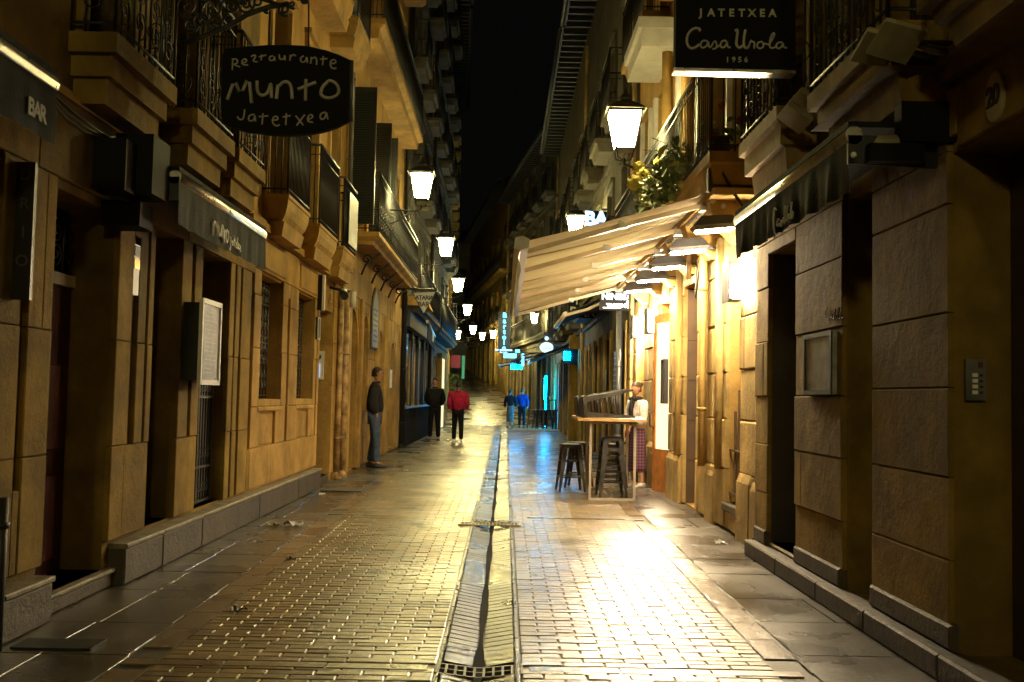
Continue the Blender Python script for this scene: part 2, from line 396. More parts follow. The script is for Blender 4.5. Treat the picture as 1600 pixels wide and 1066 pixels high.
for sd in (0, 1):
    q = MB(); yy = [4, 12, 20, 28, 36, 46]
    for a, b in zip(yy[:-1], yy[1:]):
        e = [(xl(v)-.2, GL(v)-.02) if sd == 0 else (GR(v)+.02, xr(v)+.2) for v in (a, b)]
        q.add([(e[0][0], a, -.0075), (e[0][1], a, -.0075), (e[1][1], b, -.0075), (e[1][0], b, -.0075)], [(0, 1, 2, 3)])
    q.build('mortar_bed', 'mortar', pav)
rest.build('paving_bricks', 'brick_far', pav, kind='stuff', recalc=False)
# larger stones of the cross bands, and the two edging lines
for b in BANDS[:4]:
    for a, c in ((xl(b)-.17, GL(b)-.06), (GR(b)+.06, xr(b)+.12)):
        n = max(2, round((c-a)/.42)); w = (c-a)/n
        for i in range(n):
            MB().box(a+i*w+.006, a+(i+1)*w-.006, b-.045, b+.045, -.03, .001+random.uniform(-.001, .002)).build('band_stone', 'band', pav)
for side in (-1, 1):
    y = 4.0; prev = None
    ob = MB()
    while y < 46:
        w = .42; x = (xl(y) if side < 0 else xr(y)); xo = x+side*.165
        if min(abs(y+w/2-b) for b in BANDS) > .25:
            ob.add([(x+side*.006, y+.005, .001), (xo, y+.005, .001), (xo, y+w-.005, .001), (x+side*.006, y+w-.005, .001),
                    (x+side*.006, y+.005, -.03), (xo, y+.005, -.03), (xo, y+w-.005, -.03), (x+side*.006, y+w-.005, -.03)],
                   [(0, 1, 2, 3), (4, 5, 1, 0), (5, 6, 2, 1), (6, 7, 3, 2), (7, 4, 0, 3)])
        y += w
    ob.build('edging_stones', 'band', pav, kind='stuff')
    ln = MB()
    for off in (0, side*.172):
        for k in range(84):
            if random.random() < .45: continue
            y0 = 4+k*.5; y1 = y0+random.uniform(.3, .5)
            xa = (xl(y0) if side < 0 else xr(y0))+off; xb = (xl(y1) if side < 0 else xr(y1))+off
            ln.add([(xa-.005, y0, .003), (xa+.005, y0, .003), (xb+.005, y1, .003), (xb-.005, y1, .003), (xa, y0, -.02), (xb, y1, -.02)],
                   [(0, 1, 2, 3), (0, 4, 1), (2, 5, 3)])
    ln.build('edging_joint', 'curbline', pav, kind='stuff')
# the climbing, bending stretch beyond
q = MB(); yy = [45.9, 50, 55, 60, 65, 70, 80, 92]
for a, b in zip(yy[:-1], yy[1:]): q.add([(-9, a, gz(a)+.002), (4, a, gz(a)+.002), (4, b, gz(b)+.002), (-9, b, gz(b)+.002)], [(0, 1, 2, 3)])
q.build('upper_paving', 'slab', pav)
q = MB()
for a, b in zip(yy[:-1], yy[1:]): q.add([(gx(a)*1.1-.28, a, gz(a)+.006), (gx(a)*1.1+.1, a, gz(a)+.006), (gx(b)*1.1+.1, b, gz(b)+.006), (gx(b)*1.1-.28, b, gz(b)+.006)], [(0, 1, 2, 3)])
q.build('upper_gutter', 'gutter', pav)
# sidewalks of large slabs
def sidewalk(name, side, xw):
    st = MB().build(name, 'slab', kind='structure', org=(0, 0, 0))
    y = 3.6; k = 0
    while y < 46:
        L = random.choice((.7, .8, .95)); y1 = y+L
        xi = (xl(y) if side < 0 else xr(y))+side*.18; xo = side*xw
        cols = [xi, xi+(xo-xi)*(.5+random.uniform(-.1, .1)), xo]
        dz = [random.uniform(-.0015, .0015) for _ in range(3)]
        for c in range(2):
            a, b = cols[c]+side*.004, cols[c+1]-side*.004
            MB().rings([[(a, y+.005, -.03), (b, y+.005, -.03), (b, y1-.004, -.03), (a, y1-.004, -.03)],
                        [(a, y+.005, -.003), (b, y+.005, -.003), (b, y1-.004, -.003), (a, y1-.004, -.003)],
                        [(a+side*.002, y+.008, dz[c]), (b-side*.002, y+.008, dz[c]), (b-side*.002, y1-.008, dz[c]), (a+side*.002, y1-.008, dz[c])]]
                       ).build('paving_slab', 'slab', st)
        y = y1
    return st
sidewalk('left_sidewalk', -1, 2.75); sidewalk('right_sidewalk', 1, 2.6)
# gutter
gut = MB().build('gutter', 'gutter', kind='structure', org=(0, 0, 0))
near = 0; far = MB()
y = 4.0
while y < 44:
    L = .10; 
    if abs(y+L/2-4.97) > .1:
        for s_ in (0, 1):
            cx = (GL(y)+GR(y))/2
            a, b = (GL(y)+.004, cx-.012) if s_ == 0 else (cx+.012, GR(y)-.004)
            za, zb = (0.0, -.028) if s_ == 0 else (-.028, 0.0)
            j = random.uniform(-.0012, .0012)
            q = MB() if near < 160 else far
            q.rings([[(a, y+.004, -.06), (b, y+.004, -.06), (b, y+L-.004, -.06), (a, y+L-.004, -.06)],
                     [(a, y+.004, za-.004+j), (b, y+.004, zb-.004+j), (b, y+L-.004, zb-.004+j), (a, y+L-.004, za-.004+j)],
                     [(a+.004, y+.010, za+j), (b-.004, y+.010, zb+j), (b-.004, y+L-.010, zb+j), (a+.004, y+L-.010, za+j)]])
            if near < 160: q.build('gutter_stone', 'gutter', gut); near += 1
    y += L
far.build('gutter_stones', 'gutter', gut, kind='stuff')
mk = MB(); yy = 4.0; pp = None
while yy < 36:
    cx = (GL(yy)+GR(yy))/2; w = .014+.006*math.sin(yy*3.1)+random.uniform(0, .006)
    if 5.05 < yy < 5.5: w = .034-.04*(yy-5.05)
    p_ = ((cx-w, yy, -.018), (cx+w, yy, -.018))
    if pp: mk.add([pp[0], pp[1], p_[1], p_[0]], [(0, 1, 2, 3)])
    pp = p_; yy += .15
mk.build('gutter_water', 'muck', gut)
for off in (GL, GR):
    e = MB()
    for k in range(100):
        y0 = 4+k*.4; y1 = y0+.39; x0 = off(y0); x1 = off(y1); s_ = -1 if off is GL else 1
        e.rings([[(x0+s_*.002, y0, -.04), (x0+s_*.022, y0, -.04), (x1+s_*.022, y1, -.04), (x1+s_*.002, y1, -.04)],
                 [(x0+s_*.004, y0, .003), (x0+s_*.020, y0, .003), (x1+s_*.020, y1, .003), (x1+s_*.004, y1, .003)]])
    e.build('gutter_edging', 'gutter', gut, kind='stuff')
    e = MB()
    for k in range(150):
        if random.random() < .4: continue
        y0 = 4+k*.27; y1 = y0+random.uniform(.16, .27); x0 = off(y0); x1 = off(y1)
        e.rings([[(x0-.0025, y0, -.01), (x0+.0025, y0, -.01), (x1+.0025, y1, -.01), (x1-.0025, y1, -.01)],
                 [(x0-.002, y0, .004), (x0+.002, y0, .004), (x1+.002, y1, .004), (x1-.002, y1, .004)]])
    e.build('gutter_joint', 'curbline', gut, kind='stuff')
# drain grates
def grate(y, label, w0, w1, L, n, rows):
    t = thing('drain_grate', label, 'drain grate', ((w0+w1)/2, y, 0), 'drain grates in the gutter')
    fr = MB(); z1 = .004; vz = lambda x: -.022*(1-abs(x-(w0+w1)/2)/((w1-w0)/2))
    for k in range(n+1):
        x = w0+(w1-w0)*k/n; z = vz(x)
        fr.box(x-.006, x+.006, y-L/2, y+L/2, z-.02, z+z1)
    for r_ in range(rows+1):
        yy = y-L/2+L*r_/rows
        for k in range(n):
            xa = w0+(w1-w0)*k/n+.0061; xb = w0+(w1-w0)*(k+1)/n-.0061
            fr.add([(xa, yy-.006, vz(xa)-.02), (xb, yy-.006, vz(xb)-.02), (xb, yy+.006, vz(xb)-.02), (xa, yy+.006, vz(xa)-.02),
                    (xa, yy-.006, vz(xa)+z1-.001), (xb, yy-.006, vz(xb)+z1-.001), (xb, yy+.006, vz(xb)+z1-.001), (xa, yy+.006, vz(xa)+z1-.001)],
                   [(0, 1, 2, 3), (4, 5, 6, 7), (0, 1, 5, 4), (1, 2, 6, 5), (2, 3, 7, 6), (3, 0, 4, 7)])
    fr.build('grate_bars', 'grate', t)
    MB().box(w0, w1, y-L/2, y+L/2, -.06, -.028).build('drain_pit', 'muck', t)
grate(4.97, 'ladder shaped iron drain grate across the gutter nearest the camera', GL(5)-.02, GR(5)+.03, .17, 9, 2)
grate(10.85, 'iron drain grate across the gutter level with the tall window on the right', GL(11)+.0, GR(11)+.0, .16, 8, 1)
grate(16.5, 'iron drain grate across the gutter level with the man in jeans', GL(17), GR(17), .16, 8, 1)
t = thing('slotted_grate', 'brown slotted metal grate lying across the gutter beyond the nearest drain', 'drain grate', (-.1, 10.45, 0))
f_ = MB()
for k in range(17): f_.box(-.42+k*.036, -.42+k*.036+.016, 10.38, 10.52, .002, .011)
f_.box(-.44, -.424, 10.36, 10.54, .002, .014); f_.box(.176, .192, 10.36, 10.54, .002, .014)
f_.box(-.424, .176, 10.36, 10.378, .002, .014); f_.box(-.424, .176, 10.522, 10.54, .002, .014)
f_.build('grate_bars', mat('brown_grate', (.26, .19, .10), .4, .3, 20, .4, 60, metal=.3), t)
MB().box(-.42, .17, 10.38, 10.52, -.0, .0015).build('drain_pit', 'muck', t)
tag(MB().box(-2.42, -2.02, 5.16, 5.36, .002, .012).build('cellar_grate', 'iron', org=(-2.2, 5.25, 0)), 'dark rectangular grate in the sidewalk at the lower left by the downpipe', 'grate')
tag(MB().box(-2.40, -1.86, 13.60, 13.72, .002, .014).build('threshold_drain', 'iron', org=(-2.15, 13.7, 0)), 'dark linear drain strip across the left sidewalk in front of the intercom door', 'drain')

# ------------------------------------------------------------------ facades
def wall(mb, F, u0, u1, z0, z1, ops, th=.35, d0=0):
    us = sorted({u0, u1, *[min(max(o[0], u0), u1) for o in ops], *[min(max(o[1], u0), u1) for o in ops]})
    for a, b in zip(us[:-1], us[1:]):
        if b-a < 1e-4: continue
        m_ = (a+b)/2; sp = sorted([(max(o[2], z0), min(o[3], z1)) for o in ops if o[0] < m_ < o[1] and o[3] > z0 and o[2] < z1])
        z = z0
        for p, q in sp:
            if p > z+1e-4: mb.box(a, b, d0, th, z, p, F)
            z = max(z, q)
        if z < z1-1e-4: mb.box(a, b, d0, th, z, z1, F)
def blocks(par, F, u0, u1, courses, ops, m, proud=.025, blen=.75, name='stone_block', seed=0, jt=.0028, c=.006, bulge=0):
    rnd = random.Random(seed)
    for ci, (z0, z1) in enumerate(zip(courses[:-1], courses[1:])):
        cuts = {u0, u1}; u = u0+blen*(.3+.6*rnd.random())
        while u < u1-.2: cuts.add(u); u += blen*rnd.uniform(.75, 1.3)
        for o in ops:
            if o[2] < z1-.02 and o[3] > z0+.02:
                for e in (o[0], o[1]):
                    if u0 < e < u1: cuts = {q for q in cuts if abs(q-e) > .12 or q in (u0, u1)}; 
        for o in ops:
            if o[2] < z1-.02 and o[3] > z0+.02:
                for e in (o[0], o[1]):
                    if u0 < e < u1: cuts.add(e)
        cs = sorted(cuts)
        for a, b in zip(cs[:-1], cs[1:]):
            if b-a < .035: continue
            m_ = (a+b)/2; lo, hi = z0, z1; dead = False
            for o in ops:
                if o[0] < m_ < o[1] and o[2] < hi and o[3] > lo:
                    if o[2] <= lo+.02 and o[3] >= hi-.02: dead = True
                    elif o[2] <= lo+.02: lo = o[3]
                    elif o[3] >= hi-.02: hi = o[2]
                    else: hi = o[2]
            if dead or hi-lo < .05: continue
            pr = proud+rnd.uniform(-.003, .004)+rnd.random()*bulge
            MB().block(a+jt, b-jt, -pr, .01, lo+jt, hi-jt, F, c).build(name, m, par)
def balcony(par, F, u0, u1, dep, prof, rail_h, style, m='trim', sp=.1, label=None):
    zt = prof[0][0]
    rs = [[F(u0+i, .02, z), F(u0+i, -(dep-i), z), F(u1-i, -(dep-i), z), F(u1-i, .02, z)] for z, i in prof]
    s_ = MB().rings(rs).build('balcony', m, par, label=label)
    rb = MB(); e = .02; D = dep-e; T = zt+rail_h
    path = [(u0+e, .0), (u0+e, -D), (u1-e, -D), (u1-e, .0)]
    for z, r_ in ((zt+.06, .011), (T, .018), (T-.12, .008)):
        rb.tube([F(a, b, z) for a, b in path], r_, 5)
    for (a0, b0), (a1, b1) in zip(path[:-1], path[1:]):
        L = math.hypot(a1-a0, b1-b0); n = max(1, round(L/sp))
        for k in range(n+1):
            a = a0+(a1-a0)*k/n; b = b0+(b1-b0)*k/n
            rb.tube([F(a, b, zt), F(a, b, T)], .0075 if k % n else .012, 4)
        if style == 'scroll' and L > .2:
            n2 = max(1, round(L/.24))
            for k in range(n2):
                c = (k+.5)/n2
                f = lambda x, z: F(a0+(a1-a0)*(c+x/L), b0+(b1-b0)*(c+x/L), zt+.3+z)
                rb.tube(spiral(f, 0, .1, .1, 1.6, PI/2, sgn=1), .006, 4); rb.tube(spiral(f, 0, -.1, .1, 1.6, -PI/2, sgn=1), .006, 4)
    rb.build('railing', 'iron', s_)
    return s_
def french(par, F, u0, u1, z0, z1, depth=.22, fm='wood_dark', pane='glass', lit=None):
    w = MB(); t = .055
    w.box(u0, u0+t, depth, depth+.06, z0, z1, F); w.box(u1-t, u1, depth, depth+.06, z0, z1, F)
    w.box(u0+t, u1-t, depth, depth+.06, z0, z0+.18, F); w.box(u0+t, u1-t, depth, depth+.06, z1-t, z1, F)
    m_ = (u0+u1)/2
    w.box(m_-.03, m_+.03, depth-.003, depth+.063, z0+.18, z1-t, F); w.box(u0+t, m_-.03, depth+.004, depth+.056, z0+(z1-z0)*.68, z0+(z1-z0)*.68+.05, F)
    w.box(m_+.03, u1-t, depth+.004, depth+.056, z0+(z1-z0)*.68, z0+(z1-z0)*.68+.05, F)
    o = w.build('window', fm, par)
    MB().box(u0+t*.5, u1-t*.5, depth+.028, depth+.036, z0+.1, z1-t*.5, F).build('pane', pane, o)
    return o
def surround(par, F, u0, u1, z0, z1, w=.12, m='trim', pr=.045):
    s_ = MB(); s_.box(u0-w, u0, -pr, .0, z0, z1+w, F); s_.box(u1, u1+w, -pr, .0, z0, z1+w, F); s_.box(u0, u1, -pr, .0, z1, z1+w, F)
    s_.box(u0-w-.04, u1+w+.04, -pr-.05, .0, z1+w, z1+w+.07, F)
    s_.build('window_surround', m, par)
def shutter(par, F, u, d0, d1, z0, z1):      # louvred leaf standing open at right angles to the wall
    s_ = MB(); s_.box(u-.02, u+.02, d0, d0+.04, z0, z1, F); s_.box(u-.02, u+.02, d1-.04, d1, z0, z1, F)
    s_.box(u-.018, u+.018, d0+.04, d1-.04, z0, z0+.06, F); s_.box(u-.018, u+.018, d0+.04, d1-.04, z1-.06, z1, F)
    s_.box(u-.004, u+.004, d0+.04, d1-.04, z0+.06, z1-.06, F)
    z = z0+.07
    while z < z1-.07:
        s_.add([F(u-.018, d0+.04, z), F(u-.018, d1-.04, z), F(u+.018, d1-.04, z+.03), F(u+.018, d0+.04, z+.03),
                F(u-.018, d0+.04, z+.006), F(u-.018, d1-.04, z+.006), F(u+.018, d1-.04, z+.036), F(u+.018, d0+.04, z+.036)],
               [(0, 1, 2, 3), (4, 5, 6, 7), (0, 1, 5, 4), (2, 3, 7, 6)]); z += .04
    s_.build('shutter', mat('dark_shutter', (.02, .026, .022), .5, .2, 8, .2, 60) if 'sh' not in M else M['sh'], par)
M['sh'] = mat('dark_green_shutter', (.007, .009, .008), .5, .2, 8, .2, 60)
def eave(par, F, u0, u1, z, dep=.7, m='sh'):
    MB().box(u0, u1, -dep, .3, z, z+.12, F).build('eave', m, par)
    r_ = MB()
    n = int((u1-u0)/.5)
    for k in range(n): r_.box(u0+k*.5+.1, u0+k*.5+.2, -dep+.05, 0, z-.14, z, F)
    r_.tube([F(u0, -dep-.06, z+.06), F(u1, -dep-.06, z+.06)], .07, 8)
    r_.build('rafter', m, par)
    MB().prism([(0, 0), (4, 1.6), (4, 1.4), (0, -.1)], F(u0, -dep+.02, z+.22), F.n, (0, 0, 1), F.d*(u1-u0)).build('roof', 'plaster_grey', par)

LF = Fr((-2.6, 0), (0, 1), (-1, 0)); RF = Fr((2.2, 0), (0, 1), (1, 0)); RF2 = Fr((2.3, 0), (0, 1), (1, 0))
STEP = [(3.39, 0), (3.27, 0), (3.268, .05), (3.14, .05), (3.138, .09), (2.985, .09)]
WEDGE = [(3.38, 0), (3.34, 0), (3.338, .012), (3.25, .02), (3.17, .045), (3.10, .085), (3.098, .055), (2.95, .085)]

# ---- left building 1: sandstone house with the restaurant
L1 = thing('stone_house', 'ochre sandstone house on the left with six small balconies over the restaurant', 'building', (-2.6, 9, 0))
ops = [(5.8, 6.75, .12, 2.45), (7.45, 8.08, .30, 2.5), (8.62, 9.5, .30, 2.5), (10.72, 11.78, 1.22, 2.55), (12.65, 13.75, 1.22, 2.55), (14.15, 15.3, .1, 2.5),
       (3.9, 4.9, .3, 2.4)]
up = [(6.1, 6.85, 3.39, 5.6), (7.7, 8.4, 3.39, 5.6), (8.85, 9.5, 3.39, 5.6), (10.85, 11.7, 3.39, 5.7), (12.75, 13.6, 3.39, 5.7), (14.55, 15.35, 3.39, 5.7)]
up2 = [(a, b, 6.7, 8.9) for a, b, _, _ in up]; up3 = [(a, b, 10.0, 12.0) for a, b, _, _ in up]; up4 = [(a, b, 13.0, 14.8) for a, b, _, _ in up]
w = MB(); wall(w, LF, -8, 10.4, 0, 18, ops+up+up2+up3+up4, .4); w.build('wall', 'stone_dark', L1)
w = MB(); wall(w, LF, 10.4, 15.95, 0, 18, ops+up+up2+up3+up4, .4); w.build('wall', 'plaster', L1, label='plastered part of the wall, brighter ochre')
MB().box(-8, 16.2, 3.2, 3.4, 0, 18, LF).build('rear_wall', 'stone_dark', L1)
grooves = [(5.42, 5.50, .75, 2.3), (5.08, 5.17, .3, 2.5), (7.02, 7.14, .92, 2.35), (7.30, 7.34, .92, 2.5), (8.33, 8.41, .92, 2.5), (9.66, 9.71, .3, 2.5), (9.86, 9.94, .3, 2.45), (10.3, 10.42, .72, 2.45),
           (12.05, 12.16, .72, 2.4), (13.93, 14.0, .72, 2.6)]
panels = [(10.80, 11.55, .72, 1.08), (12.72, 13.5, .72, 1.08)]
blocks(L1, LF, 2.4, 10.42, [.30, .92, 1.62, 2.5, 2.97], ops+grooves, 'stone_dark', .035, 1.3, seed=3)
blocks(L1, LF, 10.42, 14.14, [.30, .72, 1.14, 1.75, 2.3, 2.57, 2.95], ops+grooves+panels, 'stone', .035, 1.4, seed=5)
blocks(L1, LF, 15.3, 15.93, [.1, .75, 1.4, 2.05, 2.6, 2.95], [], 'stone', .03, .7, seed=8)
s_ = MB()                              # panels set back under the grille windows, and raised ones above
for a, b, c, d in panels: MB().block(a+.03, b-.03, -.012, .01, c+.01, d-.03, LF).build('recessed_panel', 'stone', L1)
for a, b in ((10.7, 11.8), (12.65, 13.78)):
    MB().block(a, b, -.055, 0, 2.60, 2.90, LF).build('lintel_panel', 'trim', L1)
    MB().block(a-.02, b+.0, -.05, .1, 1.09, 1.14, LF).build('window_sill', 'trim', L1)
# moulding and cables along the top of the ground floor
s_ = MB(); s_.box(10.0, 15.95, -.10, .0, 2.97, 3.05, LF); s_.box(10.0, 15.95, -.06, .0, 3.05, 3.10, LF); s_.box(2.4, 10.0, -.05, 0, 2.97, 3.02, LF); s_.build('cornice', 'trim', L1)
# plinth with worn ledge stones
for i, (a, b) in enumerate(((2.4, 3.3), (3.3, 4.3), (4.3, 5.06), (5.2, 5.78), (6.86, 7.62), (7.62, 8.6), (8.6, 10.6), (10.6, 12.6), (12.6, 14.1))):
    zt = .27 if a > 6 else .25
    MB().block(a+.004, b-.004, -.115, 0, 0, zt-.03, LF).build('plinth_stone', 'plinth', L1)
    MB().block(a+.003, b-.003, -.13, .04, zt-.028, zt+.004, LF, .008).build('ledge_stone', 'nosing', L1)
MB().block(5.79, 6.85, -.04, .45, .0, .09, LF).build('door_step', 'plinth', L1)
MB().block(5.79, 6.85, -.06, .45, .091, .12, LF, .008).build('door_step_edge', 'nosing', L1)
MB().block(14.15, 15.3, -.02, .4, 0, .1, LF).build('door_step', 'plinth', L1)
# recess floors of the gate openings
for a, b in ((7.45, 8.08), (8.62, 9.5)):
    MB().box(a, b, .012, .4, .27, .3, LF).build('threshold', 'plinth', L1)
# door of the dark bay
d_ = MB(); d_.box(5.8, 6.75, .27, .31, .12, 1.95, LF); dr = d_.build('door', 'wood_red', L1)
MB().box(5.8, 6.75, .245, .30, 1.955, 2.03, LF).build('transom_bar', 'white', dr)
MB().box(5.8, 6.75, .30, .32, 2.03, 2.45, LF).build('fanlight', 'glass', dr)
q = MB()
for k in range(5):
    f = lambda x, z, k=k: LF(5.9+k*.19+x, .26, 2.23+z)
    q.tube(spiral(f, 0, .06, .085, 1.5, PI/2), .007, 4); q.tube(spiral(f, 0, -.08, .075, 1.5, -PI/2), .007, 4); q.tube([f(-.095, -.19), f(-.095, .2)], .008, 4)
for k in range(6):
    f = lambda x, z, k=k: LF(5.9+x, .245, .9+k*.17+z)
    q.tube(spiral(f, .08, 0, .07, 1.4), .006, 4); q.tube(spiral(f, .25, .05, .07, 1.4, PI), .006, 4)
q.build('door_grille', 'iron', dr)
q = MB(); q.sphere(LF(5.93, .24, 1.02), .022); q.build('door_handle', 'gold', dr)
for k, zz in ((0, .5), (1, 1.2)): MB().block(5.85, 6.7, .25, .27, zz-.3, zz+.25, LF).build('door_panel', 'wood_red', dr)
# gates
def gate(F, u0, u1, z0, z1, d, lean=0):
    t = thing('iron_gate', '', 'gate', F((u0+u1)/2, d, z0), 'black iron gates of the restaurant openings')
    fr = MB(); n = max(3, round((u1-u0)/.075))
    for z in (z0+.02, z0+.32, z0+(z1-z0)*.62, z1): fr.box(u0, u1, d-.012, d+.012, z-.012, z+.012, F)
    for k in range(n+1):
        u = u0+(u1-u0)*k/n; e = k in (0, n)
        fr.box(u-(.014 if e else .006), u+(.014 if e else .006), d-(.015 if e else .007), d+(.015 if e else .007), z0, z1+(.0 if e else .0), F)
        if not e:
            fr.tube([F(u, d, z1), F(u, d, z1+.08)], .006, 4); fr.tube([F(u, d, z1+.08), F(u, d, z1+.16)], .014, 5, .001)
    fr.build('gate_frame', 'iron', t)
    sc = MB()
    for k in range(n):
        u = u0+(u1-u0)*(k+.5)/n
        for zz in (z0+.45, z0+(z1-z0)*.62+.1, z0+.15):
            f = lambda x, z: F(u+x, d, zz+z)
            sc.tube(spiral(f, 0, .03, .03, 1.3, PI/2, 12), .005, 4); sc.tube(spiral(f, 0, -.03, .03, 1.3, -PI/2, 12), .005, 4)
    sc.build('scrollwork', 'iron', t)
    MB().box(u0, u1, d+.02, d+.028, z0+.02, z1-.02, F).build('backing_plate', 'greypanel', t)
    return t
g1 = gate(LF, 7.47, 7.74, .3, 1.82, .1); g1['label'] = 'left leaf of the black iron gate in the opening nearest the plaque'
g1b = gate(LF, 7.76, 8.06, .3, 1.84, .22); g1b['label'] = 'spiked black iron gate leaf standing behind the grey menu board on its left side'
g2 = gate(LF, 8.64, 9.05, .3, 1.82, .1); g2['label'] = 'black iron gate leaf right beside the hanging grey menu board'
g3 = gate(LF, 9.07, 9.47, .3, 1.82, .1); g3['label'] = 'black spiked gate leaf next to the bright ochre wall'
for a, b in ((7.45, 8.08), (8.62, 9.5)): french(L1, LF, a, b, .3, 2.5, .3)
# grille windows
for a, b in ((10.72, 11.78), (12.65, 13.75)):
    o = french(L1, LF, a, b, 1.22, 2.55, .26)
    q = MB(); n = 7; d = .13; b_ = a+(b-a)*.98
    for k in range(n+1): q.tube([LF(a+.02+(b_-a-.04)*k/n, d, 1.23), LF(a+.02+(b_-a-.04)*k/n, d, 2.54)], .009, 4)
    for z in (1.26, 1.62, 1.85, 1.92, 2.28, 2.5): q.box(a+.01, b_, d-.007, d+.007, z-.008, z+.008, LF)
    for k in range(n):
        for zz in (1.44, 1.73, 2.1, 2.39):
            f = lambda x, z: LF(a+.02+(b_-a-.04)*(k+.5)/n+x, d, zz+z)
            q.tube(spiral(f, 0, .055, .055, 1.3, PI/2, 12), .0075, 4); q.tube(spiral(f, 0, -.055, .055, 1.3, -PI/2, 12), .0075, 4)
    q.build('window_grille', mat('grille_iron', (.05, .05, .05), .4, .2, 9, .2, 60, metal=.4) if 'gi' not in M else M['gi'], o)
# balconies and windows above
bl = [(5.92, 7.02), (7.5, 8.55), (8.70, 9.66)]
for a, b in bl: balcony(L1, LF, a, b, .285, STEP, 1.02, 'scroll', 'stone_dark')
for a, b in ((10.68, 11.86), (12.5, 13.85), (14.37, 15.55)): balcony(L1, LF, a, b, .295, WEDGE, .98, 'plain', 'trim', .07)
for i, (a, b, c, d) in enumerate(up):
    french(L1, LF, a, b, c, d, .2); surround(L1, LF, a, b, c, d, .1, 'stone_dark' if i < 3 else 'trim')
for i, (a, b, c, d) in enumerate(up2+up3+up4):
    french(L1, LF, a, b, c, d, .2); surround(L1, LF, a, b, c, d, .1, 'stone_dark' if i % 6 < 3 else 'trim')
UP2 = [(z+3.28, i) for z, i in WEDGE]
for a, b in ((6, 7.2), (7.5, 8.7), (10.6, 11.9), (12.5, 13.85), (14.3, 15.6)): balcony(L1, LF, a, b, .42, UP2, 1.0, 'plain', 'trim', .11)
eave(L1, LF, -8, 15.95, 18)

# ---- left building 2: arches and the long balcony
L2 = thing('arcaded_house', 'ashlar house with arched recesses and one long iron balcony behind the man in jeans', 'building', (-2.6, 21, 0))
L2F = Fr((-2.6, 0), (0, 1), (-1, 0))
ops = [(16.75, 17.75, .05, 2.75), (18.5, 19.15, 1.0, 2.75), (20.6, 21.5, .1, 2.6), (22.9, 23.9, .1, 2.5)]
upw = [(17.4, 18.5, 4.02, 6.3), (20.0, 21.1, 4.02, 6.3), (22.6, 23.7, 4.02, 6.3)]
upw2 = [(a, b, 7.6, 9.9) for a, b, _, _ in upw]; upw3 = [(a, b, 11, 13.2) for a, b, _, _ in upw]
w = MB(); wall(w, L2F, 16.0, 25.2, 0, 18.5, ops+upw+upw2+upw3, .4); w.build('wall', 'plaster', L2)
blocks(L2, L2F, 16.02, 25.18, [.02, .5, .95, 1.45, 1.95, 2.45, 2.95, 3.4], ops, 'stone', .04, .7, seed=11)
for a, b, c, d in ops:
    MB().box(a, b, .3, .36, c, d, L2F).build('door' if c < .5 else 'blind_window', 'wood_dark', L2)
    # arch head
    ar = MB(); m_ = (a+b)/2; r_ = (b-a)/2
    pts = [(a, d-.02), (b, d-.02), (b, d-r_*.9)]+[(m_+r_*math.cos(t_), d-r_*.9+r_*.85*math.sin(t_)) for t_ in [PI*k/10 for k in range(11)]]+[(a, d-r_*.9)]
    # spandrels, left and right of the arch
    for sg in (-1, 1):
        poly = [(sg*r_, 0), (sg*r_, -r_*.9)]+[(sg*r_*math.cos(t_), -r_*.9+r_*.85*math.sin(t_)) for t_ in [PI/2*k/6 for k in range(1, 7)]]+[(0, 0)]
        ar.prism(poly, L2F(m_, -.03, d), L2F.d, (0, 0, 1), L2F.n*.3)
    ar.build('arch', 'trim', L2)
for a in (16.45, 17.85, 20.2, 21.7): MB().block(a, a+.22, -.1, 0, .02, 2.95, L2F).build('pilaster', 'trim', L2)
lb = balcony(L2, L2F, 16.95, 24.5, .46, [(4.0, 0), (3.93, 0), (3.9, .03), (3.86, .1), (3.80, .12)], 1.0, 'scroll', 'trim', .11)
q = MB()
for u in (18.0, 19.4, 20.8, 22.2, 23.6):
    f = lambda x, z: L2F(u, -x, 3.62+z)
    q.tube([f(0, -.3), f(.1, -.05), f(.36, .17)], .02, 5); q.tube(spiral(f, .12, .05, .09, 1.3), .012, 4)
q.build('bracket', 'iron', lb)
for a, b, c, d in upw+upw2+upw3: french(L2, L2F, a, b, c, d, .25); surround(L2, L2F, a, b, c, d, .13, 'plaster')
shutter(L2, L2F, 16.5, -.42, 0, 4.05, 6.3); shutter(L2, L2F, 18.7, -.42, 0, 4.05, 6.3); shutter(L2, L2F, 19.8, -.42, 0, 4.05, 6.3)
balcony(L2, L2F, 16.6, 24.5, .5, [(7.5, 0), (7.4, 0), (7.35, .1), (7.2, .12)], 1.0, 'plain', 'trim', .12)
balcony(L2, L2F, 16.6, 24.5, .5, [(10.9, 0), (10.8, 0), (10.7, .1)], 1.0, 'plain', 'trim', .14)
eave(L2, L2F, 16.0, 25.2, 18.5)

